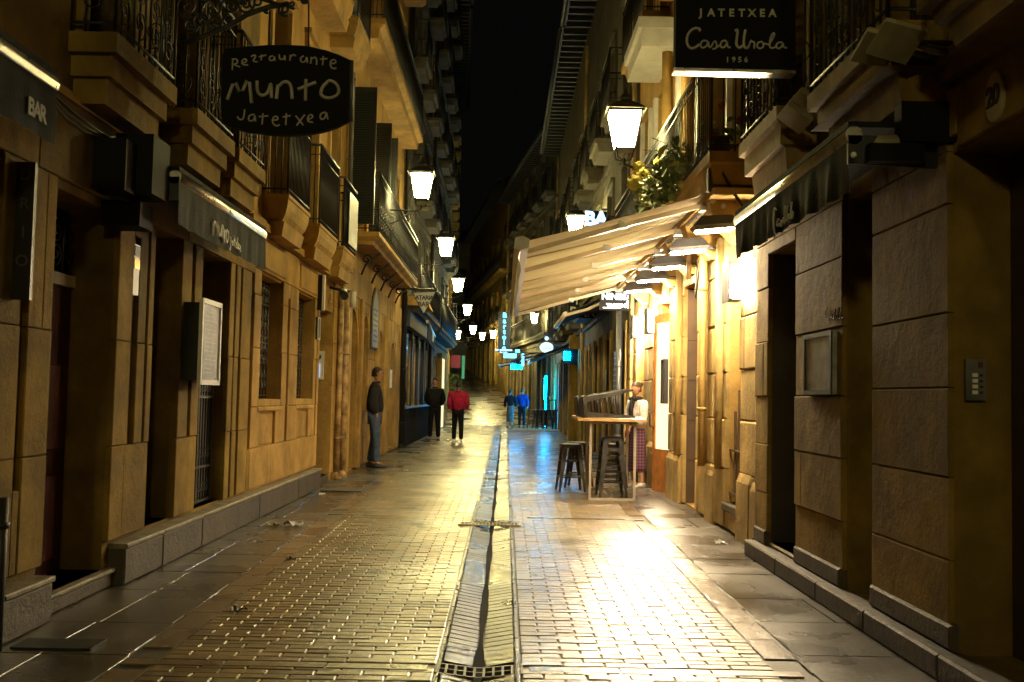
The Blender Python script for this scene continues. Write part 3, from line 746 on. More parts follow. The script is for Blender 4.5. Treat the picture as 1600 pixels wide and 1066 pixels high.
# ---- generic houses further down
def house(name, label, F, L, h, m, nb, z0=0, seed=0, ground='doors', fh=3.2, eav=True, bdep=.45, quoins=True, roofm=None, zslope=0):
    rnd = random.Random(seed)
    t = thing(name, label, 'building', F(L/2, 0, z0))
    ops = []; bays = [L*(k+.5)/nb for k in range(nb)]
    for c in bays: ops.append((c-.6, c+.6, z0-.3, z0+2.6))
    fl = []; z = z0+3.6
    while z+2.4 < z0+h:
        for c in bays: fl.append((c-.5, c+.5, z, z+2.2))
        z += fh
    w = MB(); wall(w, F, 0, L, z0-1, z0+h, ops+fl, .35); w.build('wall', m, t)
    for a, b, c, d in fl: french(t, F, a, b, c, d, .2); surround(t, F, a, b, c, d, .12, m)
    for i, (a, b, c, d) in enumerate(ops):
        mm = 'wood_dark' if rnd.random() < .6 else 'greypanel'
        q = MB(); q.box(a, b, .2, .25, c, d, F); k = q.build('door', mm, t)
        q = MB()
        for j in range(3): q.box(a+.02+j*(b-a-.02)/3, a+(j+1)*(b-a-.02)/3, .185, .2, z0+.05, d-.45, F)
        q.build('door_board', mm, k)
        MB().block(a-.14, a, -.06, 0, z0, d+.14, F).build('door_jamb', 'stone_pale', t)
        MB().block(b, b+.14, -.06, 0, z0, d+.14, F).build('door_jamb', 'stone_pale', t)
    z = z0+3.6
    while z+2.4 < z0+h:
        if rnd.random() < .35: balcony(t, F, .4, L-.4, bdep, [(z, 0), (z-.1, 0), (z-.12, .06), (z-.22, .1)], 1.0, 'plain', m, .14)
        else:
            for c in bays: balcony(t, F, c-.75, c+.75, bdep, [(z, 0), (z-.1, 0), (z-.12, .06), (z-.26, .1)], 1.0, 'plain', m, .13)
        MB().box(0, L, -.07, 0, z-.42, z-.3, F).build('string_course', m, t)
        z += fh
    if quoins:
        zz = z0+.02; k = 0
        while zz < z0+h-.5:
            MB().block(.01, .38 if k % 2 else .24, -.05, 0, zz, zz+.4, F).build('quoin', 'stone_pale', t)
            zz += .41; k += 1
    if eav: eave(t, F, 0, L, z0+h, .75)
    return t
LFx = Fr((-2.6, 25.3), (0, 1), (-1, 0))
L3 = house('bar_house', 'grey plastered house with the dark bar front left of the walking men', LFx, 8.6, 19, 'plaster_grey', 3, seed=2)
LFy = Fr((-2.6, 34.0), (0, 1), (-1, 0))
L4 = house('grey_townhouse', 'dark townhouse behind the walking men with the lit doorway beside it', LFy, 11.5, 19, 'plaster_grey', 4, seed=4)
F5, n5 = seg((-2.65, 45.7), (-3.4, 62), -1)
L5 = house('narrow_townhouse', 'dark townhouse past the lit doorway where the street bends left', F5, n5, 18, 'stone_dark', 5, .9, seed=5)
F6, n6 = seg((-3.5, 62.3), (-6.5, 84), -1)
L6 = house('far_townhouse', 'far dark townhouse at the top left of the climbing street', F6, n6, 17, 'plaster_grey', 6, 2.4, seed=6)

# ---- right building 1
R1 = thing('portal_house', 'dim stained stone house on the right with the deep doorway numbered 20', 'building', (2.2, 4, 0))
ops = [(2.2, 5.0, .1, 2.55), (6.05, 6.56, .08, 2.62), (7.62, 8.42, .16, 2.52)]
up = [(3.2, 4.1, 3.2, 5.6), (5.1, 6.0, 3.2, 5.6), (7.4, 8.2, 3.4, 5.6)]
up2 = [(a, b, 6.6, 8.8) for a, b, _, _ in up]; up3 = [(a, b, 9.9, 12) for a, b, _, _ in up]
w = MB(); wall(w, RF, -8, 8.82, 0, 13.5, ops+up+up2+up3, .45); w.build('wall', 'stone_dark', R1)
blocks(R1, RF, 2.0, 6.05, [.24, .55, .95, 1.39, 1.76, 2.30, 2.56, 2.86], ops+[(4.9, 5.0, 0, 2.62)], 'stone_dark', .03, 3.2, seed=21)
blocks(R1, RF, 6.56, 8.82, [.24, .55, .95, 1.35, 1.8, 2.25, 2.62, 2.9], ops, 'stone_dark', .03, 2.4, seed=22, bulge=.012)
for a, b in ((4.95, 6.03), (6.58, 7.6), (8.44, 8.8)):
    MB().block(a, b, -.05, 0, .13, .25, RF, .012).build('plinth_stone', 'plinth', R1)
for a, b in ((3.9, 4.9), (4.9, 5.9), (5.9, 6.8), (6.8, 7.8), (7.8, 8.8)): MB().block(a+.003, b-.003, -.13, -.0, 0, .128, RF, .012).build('kerb_step', 'plinth', R1)
MB().block(7.62, 8.42, -.02, .4, .129, .16, RF).build('door_step', 'nosing', R1)
MB().block(6.05, 6.56, .001, .4, 0, .10, RF).build('door_step', 'nosing', R1)
MB().box(6.05, 6.56, .35, .4, .08, 2.62, RF).build('door', 'greypanel', R1)
MB().box(2.2, 5.0, .28, .34, .1, 2.55, RF).build('door', 'wood_dark', R1)
o = MB().box(7.62, 8.42, .3, .35, .16, 2.52, RF).build('door', 'greypanel', R1)
MB().box(8.405, 8.418, .0, .3, .16, 2.52, RF).build('door_reveal', 'greypanel', R1)
MB().box(6.543, 6.557, .0, .35, .08, 2.62, RF).build('door_reveal', 'stone_dark', R1)
s_ = MB(); s_.box(-8, 8.82, -.06, 0, 2.9, 2.97, RF); s_.box(-8, 8.82, -.11, 0, 2.97, 3.02, RF); s_.build('cornice', 'stone_dark', R1)
balcony(R1, RF, 2.6, 4.42, .42, [(3.12, 0), (3.02, 0), (3.018, .05), (2.95, .06), (2.948, .1), (2.84, .12)], 1.0, 'scroll', 'stone_dark')
balcony(R1, RF, 4.92, 6.22, .37, [(3.19, 0), (3.09, 0), (3.088, .05), (2.97, .05), (2.968, .02), (2.96, .1), (2.8, .13)], 1.0, 'scroll', 'stone_dark')
balcony(R1, RF, 7.2, 8.38, .30, [(3.42, 0), (3.32, 0), (3.3, .04), (3.15, .04), (3.14, .09), (2.95, .11)], 1.0, 'scroll', 'stone_pale')
for a, b, c, d in up+up2+up3: french(R1, RF, a, b, c, d, .2); surround(R1, RF, a, b, c, d, .12, 'stone_dark')
for a, b, c, d in up2+up3: balcony(R1, RF, a-.2, b+.2, .42, [(c, 0), (c-.1, 0), (c-.12, .06), (c-.26, .1)], 1.0, 'plain', 'stone_dark', .12)
eave(R1, RF, -8, 8.82, 13.5, .6)

# ---- right building 2: under the beige awning
R2 = thing('lit_stone_house', 'brightly lit sandstone house on the right under the beige awning', 'building', (2.3, 13, 0))
ops = [(9.8, 10.45, .28, 2.62), (12.0, 12.92, .02, 2.72), (14.05, 15.15, .02, 2.72), (16.6, 17.5, .02, 2.6)]
up = [(9.65, 10.45, 3.6, 6.0), (11.3, 12.1, 3.6, 6.0), (12.9, 13.6, 3.6, 6.0), (14.9, 15.7, 3.6, 6.0), (16.4, 17.2, 3.6, 6.0)]
up2 = [(a, b, 7.0, 9.2) for a, b, _, _ in up]; up3 = [(a, b, 10.2, 12.2) for a, b, _, _ in up]
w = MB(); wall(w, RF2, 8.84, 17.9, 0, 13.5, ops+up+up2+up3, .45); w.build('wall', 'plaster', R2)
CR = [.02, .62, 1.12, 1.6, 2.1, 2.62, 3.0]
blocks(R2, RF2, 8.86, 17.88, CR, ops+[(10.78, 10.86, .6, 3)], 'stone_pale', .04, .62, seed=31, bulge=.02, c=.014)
for a, b in ((8.9, 9.25), (9.3, 9.78), (10.9, 11.3), (13.0, 13.4), (13.45, 14.0), (15.3, 15.9), (16.0, 16.5)):
    r_ = random.Random(a); q = MB(); F = RF2; z1 = .62+r_.uniform(-.04, .06)
    q.rings([[F(a, -.085, 0), F(b, -.085, 0), F(b, 0, 0), F(a, 0, 0)], [F(a, -.08, z1-.08), F(b, -.08, z1-.08), F(b, 0, z1-.08), F(a, 0, z1-.08)],
             [F(a+.03, -.045, z1), F(b-.02, -.05, z1), F(b-.02, 0, z1), F(a+.03, 0, z1)]]).build('base_stone', 'stone_pale', R2)
s_ = MB()
for u in (10.62, 11.4, 13.1): MB().tube([RF2(u, -.07, .6), RF2(u, -.07, 3.0)], .05, 10).build('half_column', 'stone_pale', R2)
# recess faces and doors
MB().box(12.905, 12.918, 0, .32, .02, 2.72, RF2).build('recess_panel', 'brown', R2)
MB().box(12.0, 12.905, .32, .36, .02, 2.72, RF2).build('recess_back', 'brown', R2)
for z in (.55, 1.05, 1.55, 2.05): MB().box(12.895, 12.906, .0, .32, z, z+.012, RF2).build('panel_joint', 'wood_dark', R2)
o = MB().box(9.8, 10.45, .2, .25, .28, 2.62, RF2).build('tall_window', 'glass', R2)
q = MB(); q.box(9.8, 9.86, .14, .2, .28, 2.62, RF2); q.box(10.38, 10.45, .14, .2, .28, 2.62, RF2); q.box(9.86, 10.38, .14, .2, 2.54, 2.62, RF2); q.box(9.86, 10.38, .15, .2, 2.0, 2.06, RF2)
q.build('window_frame', mat('red_brown_frame', (.22, .07, .03), .45, .2, 9, .2, 60), o)
MB().block(9.75, 10.5, -.07, .2, .2, .28, RF2).build('window_sill', 'plinth', R2)
q = MB()
for k, (h, b0) in enumerate(((.75, .3), (.95, .34), (.62, .3), (1.05, .36), (.8, .3), (.55, .34), (.9, .3))):
    u = 9.83+k*.085
    q.box(u, u+.075, .02, .035, b0+.05, b0+h, RF2) if k % 2 else q.box(u, u+.075, .04, .052, b0+.05, b0+h, RF2)
q.box(9.8, 10.45, .0, .02, .36, .385, RF2); q.box(9.8, 10.45, .0, .02, .8, .815, RF2)
q.build('window_guard', 'brown', o)
# open wooden door with a glass panel
MB().box(14.05, 14.13, .0, .28, .02, 2.72, RF2).build('door_frame', 'wood_orange', R2)
MB().box(15.07, 15.15, .0, .28, .02, 2.72, RF2).build('door_frame', 'wood_orange', R2)
MB().box(14.13, 15.07, .4, .44, .02, 2.72, RF2).build('lit_interior', 'doorglow', R2)
dd = MB()      # leaf opened out over the pavement
LFd = Fr((2.30, 13.75), (-.2, .7), (.7, .2))
dd.box(0, .08, 0, .045, .03, 2.5, LFd); dd.box(.66, .74, 0, .045, .03, 2.5, LFd); dd.box(.08, .66, 0, .045, .03, .62, LFd); dd.box(.08, .66, 0, .045, 2.38, 2.5, LFd)
dr = dd.build('open_door', 'wood_orange', R2)
MB().box(.08, .66, .018, .026, .62, 2.38, LFd).build('door_glass', 'doorglow', dr)
q = MB(); q.tube([LFd(.70, -.005, .9), LFd(.70, -.06, .93), LFd(.70, -.06, 1.12), LFd(.70, -.005, 1.15)], .012, 6); q.build('door_handle', 'iron', dr)
MB().box(17.15, 17.5, .1, .2, .02, 2.6, RF2).build('door', 'wood_orange', R2)
MB().box(16.6, 17.15, .3, .34, .02, 2.6, RF2).build('door', 'wood_dark', R2)
# corbels, upper balcony
for u in (9.6, 10.9, 12.2, 13.5, 14.8, 16.1):
    MB().rings([[RF2(u, 0, 2.82), RF2(u, -.12, 2.82), RF2(u+.28, -.12, 2.82), RF2(u+.28, 0, 2.82)],
                [RF2(u, 0, 2.98), RF2(u, -.36, 3.04), RF2(u+.28, -.36, 3.04), RF2(u+.28, 0, 2.98)],
                [RF2(u, 0, 3.2), RF2(u, -.4, 3.2), RF2(u+.28, -.4, 3.2), RF2(u+.28, 0, 3.2)]]).build('corbel', 'trim', R2)
MB().box(9.3, 17.6, -.42, 0, 3.2, 3.26, RF2).build('soffit', 'trim', R2)
balcony(R2, RF2, 9.3, 14.2, .46, [(3.6, 0), (3.5, 0), (3.48, .03), (3.3, .05)], .98, 'plain', 'trim', .1)
balcony(R2, RF2, 14.6, 17.6, .46, [(3.6, 0), (3.5, 0), (3.48, .03), (3.3, .05)], .98, 'plain', 'trim', .12)
for a, b, c, d in up+up2+up3: french(R2, RF2, a, b, c, d, .2)
s_ = MB()
for a, b, c, d in up: s_.box(a-.14, a, -.06, 0, c, d, RF2); s_.box(b, b+.14, -.06, 0, c, d, RF2)
s_.build('window_surround', 'white', R2)
s_ = MB()
for u in (10.75, 12.5, 14.2): MB().tube([RF2(u, -.1, 3.6), RF2(u, -.1, 6.4)], .075, 12).build('wall_column', 'trim', R2)
s_ = MB(); s_.box(13.9, 15.6, -.55, 0, 6.45, 6.6, RF2); s_.box(13.95, 15.6, -.5, 0, 6.2, 6.449, RF2); s_.build('bay_window_base', 'white', R2)
for a, b, c, d in up2+up3: balcony(R2, RF2, a-.2, b+.2, .4, [(c, 0), (c-.1, 0), (c-.12, .06), (c-.26, .1)], 1.0, 'plain', 'trim', .12)
eave(R2, RF2, 8.84, 17.9, 13.5, .6)
# ---- further right
FR3 = Fr((2.25, 18.0), (0, 1), (1, 0))
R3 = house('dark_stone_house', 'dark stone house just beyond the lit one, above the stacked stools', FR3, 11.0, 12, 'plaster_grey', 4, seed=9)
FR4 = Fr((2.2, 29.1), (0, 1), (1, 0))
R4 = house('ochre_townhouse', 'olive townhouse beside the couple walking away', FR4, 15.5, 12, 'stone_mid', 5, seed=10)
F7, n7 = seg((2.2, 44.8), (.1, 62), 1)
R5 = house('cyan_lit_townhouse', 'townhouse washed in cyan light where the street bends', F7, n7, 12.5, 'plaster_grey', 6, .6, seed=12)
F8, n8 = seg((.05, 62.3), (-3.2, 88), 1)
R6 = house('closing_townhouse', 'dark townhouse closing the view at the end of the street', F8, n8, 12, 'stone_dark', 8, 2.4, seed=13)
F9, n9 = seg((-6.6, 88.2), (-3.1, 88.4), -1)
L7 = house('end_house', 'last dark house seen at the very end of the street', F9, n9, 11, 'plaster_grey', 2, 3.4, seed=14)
#PART2
# ------------------------------------------------------------------ street lanterns
def lantern(x, y, z, side, label, reach):
    """z is the middle of the glass; side is the wall it hangs from (-1 left, +1 right)"""
    t = thing('street_lantern', label, 'street lamp', (x, y, z), 'wall lanterns along the street')
    f = lambda dx, dz, dy=0: Vector((x+side*dx, y+dy, z+dz))
    g = MB(); hw, hn, zt, zb = .19, .115, .22, -.22     # tapering four-sided glass body
    for (a, b) in ((1, 0), (0, 1), (-1, 0), (0, -1)):
        if a: q = [(a*hn, -hn, zb), (a*hn, hn, zb), (a*hw, hw, zt), (a*hw, -hw, zt)]
        else: q = [(-hn, b*hn, zb), (hn, b*hn, zb), (hw, b*hw, zt), (-hw, b*hw, zt)]
        p = MB(); vs = [Vector((x+u, y+v, z+w_)) for u, v, w_ in q]; n = Vector((a, b, 0))*.004
        p.add(vs+[v-n for v in vs], [(0, 1, 2, 3), (4, 5, 6, 7), (0, 1, 5, 4), (1, 2, 6, 5), (2, 3, 7, 6), (3, 0, 4, 7)]); p.build('pane', 'lamp', t)
    fr = MB()
    for a in (-1, 1):
        for b in (-1, 1):
            fr.tube([(x+a*hn, y+b*hn, z+zb), (x+a*hw, y+b*hw, z+zt)], .011, 4)
            fr.tube([(x+a*.02, y+b*.02, z-.36), (x+a*.09, y+b*.09, z-.33), (x+a*.105, y+b*.105, z-.25), (x+a*hn, y+b*hn, z+zb)], .008, 5)
    for r_, zz, h in ((hn+.012, zb-.015, .02), (hw+.02, zt, .025)): fr.rings([[(x-r_, y-r_, z+zz), (x+r_, y-r_, z+zz), (x+r_, y+r_, z+zz), (x-r_, y+r_, z+zz)], [(x-r_, y-r_, z+zz+h), (x+r_, y-r_, z+zz+h), (x+r_, y+r_, z+zz+h), (x-r_, y+r_, z+zz+h)]])
    fr.build('lantern_frame', 'iron', t)
    cp = MB(); rs = []
    for r_, zz in ((hw+.055, zt+.026), (.12, zt+.13), (.07, zt+.16), (.075, zt+.2), (.03, zt+.25), (.012, zt+.33)): rs.append([(x-r_, y-r_, z+zz), (x+r_, y-r_, z+zz), (x+r_, y+r_, z+zz), (x-r_, y+r_, z+zz)])
    cp.rings(rs).build('lantern_cap', 'iron', t)
    br = MB(); L = reach
    br.tube([f(0, -.33), f(0, -.4), f(.1, -.44), f(L, -.42)], .017, 6)
    br.tube([f(.2, -.46), f(.4, -.62), f(.65*L, -.72), f(L, -1.0)], .013, 6)
    for cx, cz, r_, tn, a0 in ((.26, -.56, .09, 1.5, PI/2), (.52*L, -.6, .12, 1.6, 0), (.78*L, -.62, .16, 1.8, PI/2), (.85*L, -.9, .08, 1.4, PI), (.62*L, -.82, .09, 1.4, PI/2)):
        br.tube(spiral(lambda a, b: f(a, b), cx, cz, r_, tn, a0), .009, 5)
    br.tube([f(L, -.3), f(L, -1.1)], .02, 6)
    br.build('scroll_bracket', 'iron', t)
    return t
for x, y, z, s_, L, lab in (
    (-1.60, 18.6, 5.10, -1, 1.0, 'largest lit lantern on the left wall, over the long iron balcony'),
    (-1.58, 26.0, 5.06, -1, 1.0, 'second lit lantern along the left wall, above the triangular bar sign'),
    (-1.68, 35.2, 5.09, -1, .9, 'third lit lantern along the left wall'),
    (-1.75, 46.0, 5.15, -1, .9, 'fourth lit lantern along the left wall'),
    (-1.85, 58.0, 5.03, -1, 1.4, 'fifth lit lantern down the left side of the street'),
    (-2.6, 55.0, 4.55, -1, .7, 'small lit lantern low against the left houses above the red sign'),
    (-1.5, 66.0, 5.15, -1, 2.2, 'far lit lantern left of the vertical cyan sign, lowest of the left row'),
    (-.72, 60.0, 4.92, 1, .9, 'far lit lantern just left of the vertical cyan sign'),
    (.06, 52.0, 4.09, 1, 1.0, 'small lit lantern just right of the vertical cyan sign'),
    (1.33, 48.0, 5.0, 1, .8, 'lit lantern seen under the tip of the beige awning'),
    (1.60, 24.0, 5.35, 1, .65, 'lit lantern half hidden above the beige awning beside the lit BAR sign'),
    (1.42, 12.5, 4.60, 1, .9, 'large lit lantern on the right beside the balcony flowers'),
    (-1.60, -3.6, 5.0, -1, 1.0, 'lantern on the left wall behind the camera'), (1.3, -6.5, 5.0, 1, .9, 'lantern on the right wall behind the camera'),):
    lantern(x, y, z, s_, lab, L)

# ------------------------------------------------------------------ beige awning
AW = thing('beige_awning', 'large open beige canvas awning lit from below on the right', 'awning', (2.1, 13.6, 3.3))
ya, yb = 9.62, 17.7; X0, Z0, X1, Z1 = 2.0, 3.30, .20, 2.78
arms = [9.85, 11.35, 12.9, 14.4, 15.9, 17.45]
M['valance'] = mat('grey_white_valance', (.62, .58, .50), .6, .15, 5, .2, 60)
cv = MB(); nu, nv = 96, 20; rs = []
for i in range(nu+1):
    y = ya+(yb-ya)*i/nu; row_ = []
    ph = min(abs(y-a) for a in arms)
    for j in range(nv+1):
        s_ = j/nv; x = X0+(X1-X0)*s_; z = Z0+(Z1-Z0)*s_
        z -= .035*math.sin(PI*s_)*min(1, ph/.6) + .0015*math.sin(y*7+s_*5)*s_
        row_.append(Vector((x, y, z)))
    rs.append(row_)
cv.add([p for r_ in rs for p in r_], [(i*(nv+1)+j, i*(nv+1)+j+1, (i+1)*(nv+1)+j+1, (i+1)*(nv+1)+j) for i in range(nu) for j in range(nv)], True)
cv.build('canvas', 'canvas', AW, recalc=False)
for k in range(1, 7):
    y = ya+(yb-ya)*k/7; MB().tube([(X0, y, Z0-.012), ((X0+X1)/2, y, (Z0+Z1)/2-.045), (X1, y, Z1-.008)], .006, 4).build('seam', 'canvas', AW)
va = MB(); rs = []
for i in range(60):
    y = ya+(yb-ya)*i/59; w_ = .003*math.sin(i*.5)
    rs.append([Vector((.13, y, 2.70)), Vector((.10+w_, y, 2.62)), Vector((.13+w_*1.5, y, 2.53+.006*math.sin(i*1.7)))])
va.add([p for r_ in rs for p in r_], [(i*3+j, i*3+j+1, i*3+j+4, i*3+j+3) for i in range(59) for j in range(2)], True)
va.build('valance', 'valance', AW, recalc=False)
MB().rings([[(.06, y, 2.70), (.11, y, 2.68), (.20, y, 2.71), (.21, y, 2.79), (.14, y, 2.82), (.07, y, 2.80)] for y in (ya-.03, yb+.03)]).build('front_bar', 'white', AW)
M['armpaint'] = mat('beige_painted_metal', (.62, .50, .32), .4, .1, 6, .1, 60)
for a in arms:
    q = MB(); sl = (Z1-Z0)/(X1-X0); zz = lambda x: Z0+(x-X0)*sl-.075
    e = a-.10
    for (xa, y0), (xb, y1) in (((1.95, a), (1.10, e)), ((1.10, e), (.2, a-.02))):
        A = Vector((xa, y0, zz(xa))); B = Vector((xb, y1, zz(xb))); dv = (B-A).normalized(); sd = dv.cross(Vector((0, 0, 1))).normalized()*.028; upv = Vector((0, 0, .024))
        q.rings([[P_-sd-upv, P_+sd-upv, P_+sd+upv, P_-sd+upv] for P_ in (A, B)])
    ar = q.build('folding_arm', 'armpaint', AW)
    q = MB(); q.box(1.06, 1.14, e-.045, e+.045, zz(1.1)-.032, zz(1.1)+.034); q.build('elbow_joint', 'alu', ar)
    q = MB(); q.box(1.86, 2.02, a-.07, a+.07, zz(1.9)-.06, zz(1.9)+.03); q.tube([(1.9, a-.09, zz(1.9)-.02), (1.9, a+.09, zz(1.9)-.02)], .03, 8); q.build('shoulder_bracket', 'alu', ar)
q = MB(); n = 14
q.rings([[Vector((2.03+.115*math.cos(2*PI*k/n), y, 3.38+.115*math.sin(2*PI*k/n))) for k in range(n)] for y in (9.5, 17.85)]).build('roller_case', 'armpaint', AW)
q = MB(); q.tube([(1.93, 9.55, 3.19), (1.93, 17.8, 3.19)], .026, 8); q.tube([(2.03, 9.55, 3.14), (2.03, 17.8, 3.14)], .022, 8)
for k in range(6): q.box(1.9, 2.25, 10.2+k*1.4, 10.26+k*1.4, 3.12, 3.16)
q.build('support_rail', 'alu', AW)
MB().box(1.85, 2.3, 9.40, 9.49, 3.24, 3.46).build('end_plate', 'brown', AW)

# floodlights over the shop front
for k, (y, lab) in enumerate(((9.35, 'grey floodlight nearest the camera, beside the end of the dark awning'), (10.75, 'second grey floodlight from the camera under the beige awning'), (12.1, 'third grey floodlight from the camera under the beige awning'),
                              (13.45, 'fourth grey floodlight from the camera under the beige awning'), (14.8, 'farthest grey floodlight under the beige awning, above the open door'))):
    t = thing('floodlight', lab, 'floodlight', (1.9, y, 2.95), 'floodlights in a row under the beige awning')
    q = MB(); q.rings([[(1.72, y-.05, 2.86), (2.1, y-.05, 2.90), (2.1, y+.12, 2.90), (1.72, y+.12, 2.86)], [(1.70, y-.07, 2.90), (2.12, y-.07, 2.94), (2.12, y+.14, 2.94), (1.70, y+.14, 2.90)],
                      [(1.78, y-.02, 3.0), (2.06, y-.02, 3.02), (2.06, y+.1, 3.02), (1.78, y+.1, 3.0)]]); q.build('lamp_housing', 'flood', t)
    MB().add([(1.74, y-.04, 2.855), (2.08, y-.04, 2.893), (2.08, y+.11, 2.893), (1.74, y+.11, 2.855)], [(0, 1, 2, 3)]) 
    g = MB(); g.rings([[(1.75, y-.035, 2.846), (2.07, y-.035, 2.88), (2.07, y+.105, 2.88), (1.75, y+.105, 2.846)], [(1.75, y-.035, 2.856), (2.07, y-.035, 2.89), (2.07, y+.105, 2.89), (1.75, y+.105, 2.856)]]); g.build('lamp_glass', 'floodglow', t)
    q = MB(); q.tube([(2.1, y+.04, 2.92), (2.29, y+.04, 2.92)], .022, 8); q.tube([(2.12, y-.02, 2.92), (2.12, y+.1, 2.92)], .03, 8); q.build('mounting_arm', 'grey_metal', t)
# dazzling wall lamps
for y, z, lab in ((9.74, 2.44, 'dazzling white wall lamp beside the tall window under the awning'), (15.3, 2.47, 'dazzling white wall lamp over the open wooden door'), (17.0, 2.5, 'farther dazzling white wall lamp beyond the open wooden door')):
    t = thing('wall_lamp', lab, 'wall lamp', (2.2, y, z), 'dazzling wall lamps under the awning')
    g = MB(); g.rings([[(2.19+r_*math.cos(a*PI/4), y+r_*math.sin(a*PI/4), z+zz) for a in range(8)] for r_, zz in ((.035, -.16), (.055, -.12), (.055, .12), (.035, .16))], True, True); g.build('lamp_glass', 'walllamp_near' if y < 12 else 'walllamp', t)
    q = MB(); q.box(2.25, 2.27, y-.04, y+.04, z-.2, z+.2); q.box(2.09, 2.10, y-.15, y+.15, z-.2, z+.2); q.box(2.10, 2.225, y-.02, y+.02, z+.165, z+.19); q.box(2.10, 2.225, y-.08, y+.08, z-.19, z-.165); q.build('shielded_lamp_bracket', 'iron', t)  # front and bottom plates added to keep this light off street and opposite wall
# flat unlit floodlights fixed near the right balconies
M['panel_y'] = mat('olive_grey_lamp_panel', (.30, .28, .18), .5, .15, 6, .2, 60)
def flatlamp(c, ang, roll, lab, s_=.2):
    t = thing('projector_lamp', lab, 'projector lamp', c, 'flat unlit projector lamps by the right balconies')
    c = Vector(c); q = MB(); mtx = Euler((roll, ang, 0)).to_matrix()
    vs = lambda k, z: [c+mtx @ Vector((a*k, b*k, z)) for a, b in ((-s_, -.11), (s_, -.11), (s_, .11), (-s_, .11))]
    q.rings([vs(1, 0), vs(1, .025), vs(.75, .06)]); q.build('lamp_housing', 'panel_y', t)
    a = MB(); a.tube([c+mtx @ Vector((s_*.8, 0, .03)), (2.2, c.y+.03, c.z-.05)], .018, 6); a.build('mounting_arm', 'grey_metal', t)
flatlamp(at(1370, 78, 4.9), R(8), R(-20), 'flat pale lamp panel highest beside the top right balcony', .09)
flatlamp(at(1400, 68, 4.8), R(14), R(-25), 'flat lamp panel just above the balcony with the restaurant awning under it', .1)
flatlamp(at(1392, 240, 5.1), R(-5), R(-15), 'flat olive lamp panel beside the folded end of the dark awning', .11)
flatlamp(at(1258, 165, 6.9), R(35), R(-10), 'small tilted lamp panel between two right balconies, upper one', .1)
flatlamp(at(1240, 187, 6.9), R(35), R(-10), 'small tilted lamp panel between two right balconies, lower one', .1)
flatlamp(at(1185, 252, 8.6), R(35), R(-10), 'small tilted lamp panel below the flower balcony', .13)

# ------------------------------------------------------------------ lettering strokes
def strokes(mb, lines, r, tf):
    for l in lines: mb.tube([tf(*p) for p in l], r, 6)
def smooth(l, k=3):
    for _ in range(k):
        o = [l[0]]
        for a, b in zip(l[:-1], l[1:]): o += [tuple(a[i]*.75+b[i]*.25 for i in (0, 1)), tuple(a[i]*.25+b[i]*.75 for i in (0, 1))]
        o.append(l[-1]); l = o
    return l
Z5 = lambda x, y: (300+x/3.9475, y/3.9475)         # spots measured on an enlargement of the photograph
# oval restaurant sign on the left
SM = thing('hanging_sign', 'black barrel shaped hanging sign reading Restaurante Munto Jatetxea', 'sign', at(448, 140, 7.0))
Yb = 7.0
outl = [(205, 300), (330, 290), (450, 281), (580, 279), (700, 285), (820, 312), (900, 340), (966, 368), (968, 560), (966, 745), (890, 782), (800, 808), (700, 824), (600, 830), (480, 824), (350, 806), (255, 780), (190, 748), (182, 600), (182, 450), (188, 340)]
pts = [at(*Z5(*p), Yb) for p in outl]
q = MB(); q.rings([pts, [p+Vector((0, .05, 0)) for p in pts]]); q.build('sign_board', 'signblack', SM)
q = MB(); q.tube([p+Vector((0, .025, 0)) for p in pts], .012, 5, closed=True); q.build('sign_rim', 'iron', SM)
q = MB(); q.tube([at(*Z5(980, 365), Yb)+Vector((0.0, .03, 0)), at(*Z5(980, 745), Yb)+Vector((0, .03, 0))], .014, 6); q.build('edge_strip', 'grey_metal', SM)
tf = lambda x, y: at(*Z5(x, y), Yb-.006)
big = [[(218, 615), (262, 490), (300, 590), (350, 468), (368, 635)], [(400, 500), (402, 565), (430, 595), (470, 575), (488, 498), (490, 605)],
       [(520, 610), (530, 512), (528, 540), (570, 498), (612, 520), (618, 610)], [(652, 552), (765, 508)], [(702, 490), (700, 622)],
       [(842, 500), (800, 540), (792, 590), (840, 610), (900, 590), (908, 545), (880, 505), (842, 498)]]
q = MB(); strokes(q, [smooth(l, 1) if i in (0, 3, 4) else smooth(l) for i, l in enumerate(big)], .0118, tf); q.build('lettering', 'signdim', SM, kind='stuff')
sm = [[(248, 432), (252, 362)], [(246, 365), (280, 365), (280, 392), (252, 398), (296, 414)], [(308, 392), (340, 380), (330, 362), (308, 372), (308, 400), (345, 402)],
      [(365, 350), (385, 338), (395, 350), (372, 378), (405, 382)], [(430, 338), (426, 372)], [(412, 352), (458, 340)],
      [(500, 345), (478, 350), (478, 375), (505, 372), (508, 342), (512, 376)], [(538, 336), (540, 368), (568, 365), (572, 335), (574, 372)],
      [(606, 340), (604, 374)], [(606, 355), (622, 335), (640, 345)], [(690, 345), (668, 358), (672, 385), (700, 382), (708, 345), (712, 388)],
      [(736, 352), (732, 392)], [(734, 368), (758, 350), (770, 368), (768, 400)], [(810, 348), (806, 402)], [(790, 366), (835, 362)],
      [(850, 392), (888, 392), (885, 368), (860, 370), (850, 395), (862, 424), (890, 422)]]
sm += [[(325, 675), (318, 738), (290, 738), (280, 720)], [(385, 705), (350, 712), (348, 748), (382, 745), (388, 702), (392, 750)], [(438, 700), (432, 768)], [(412, 720), (470, 715)],
       [(492, 742), (532, 740), (525, 716), (500, 722), (495, 760), (520, 780), (540, 770)], [(582, 700), (578, 772)], [(560, 722), (608, 714)], [(640, 715), (685, 772)], [(695, 708), (645, 775)],
       [(712, 738), (748, 725), (738, 705), (715, 715), (712, 750), (745, 755)], [(825, 692), (792, 700), (790, 738), (822, 732), (828, 685), (838, 736)]]
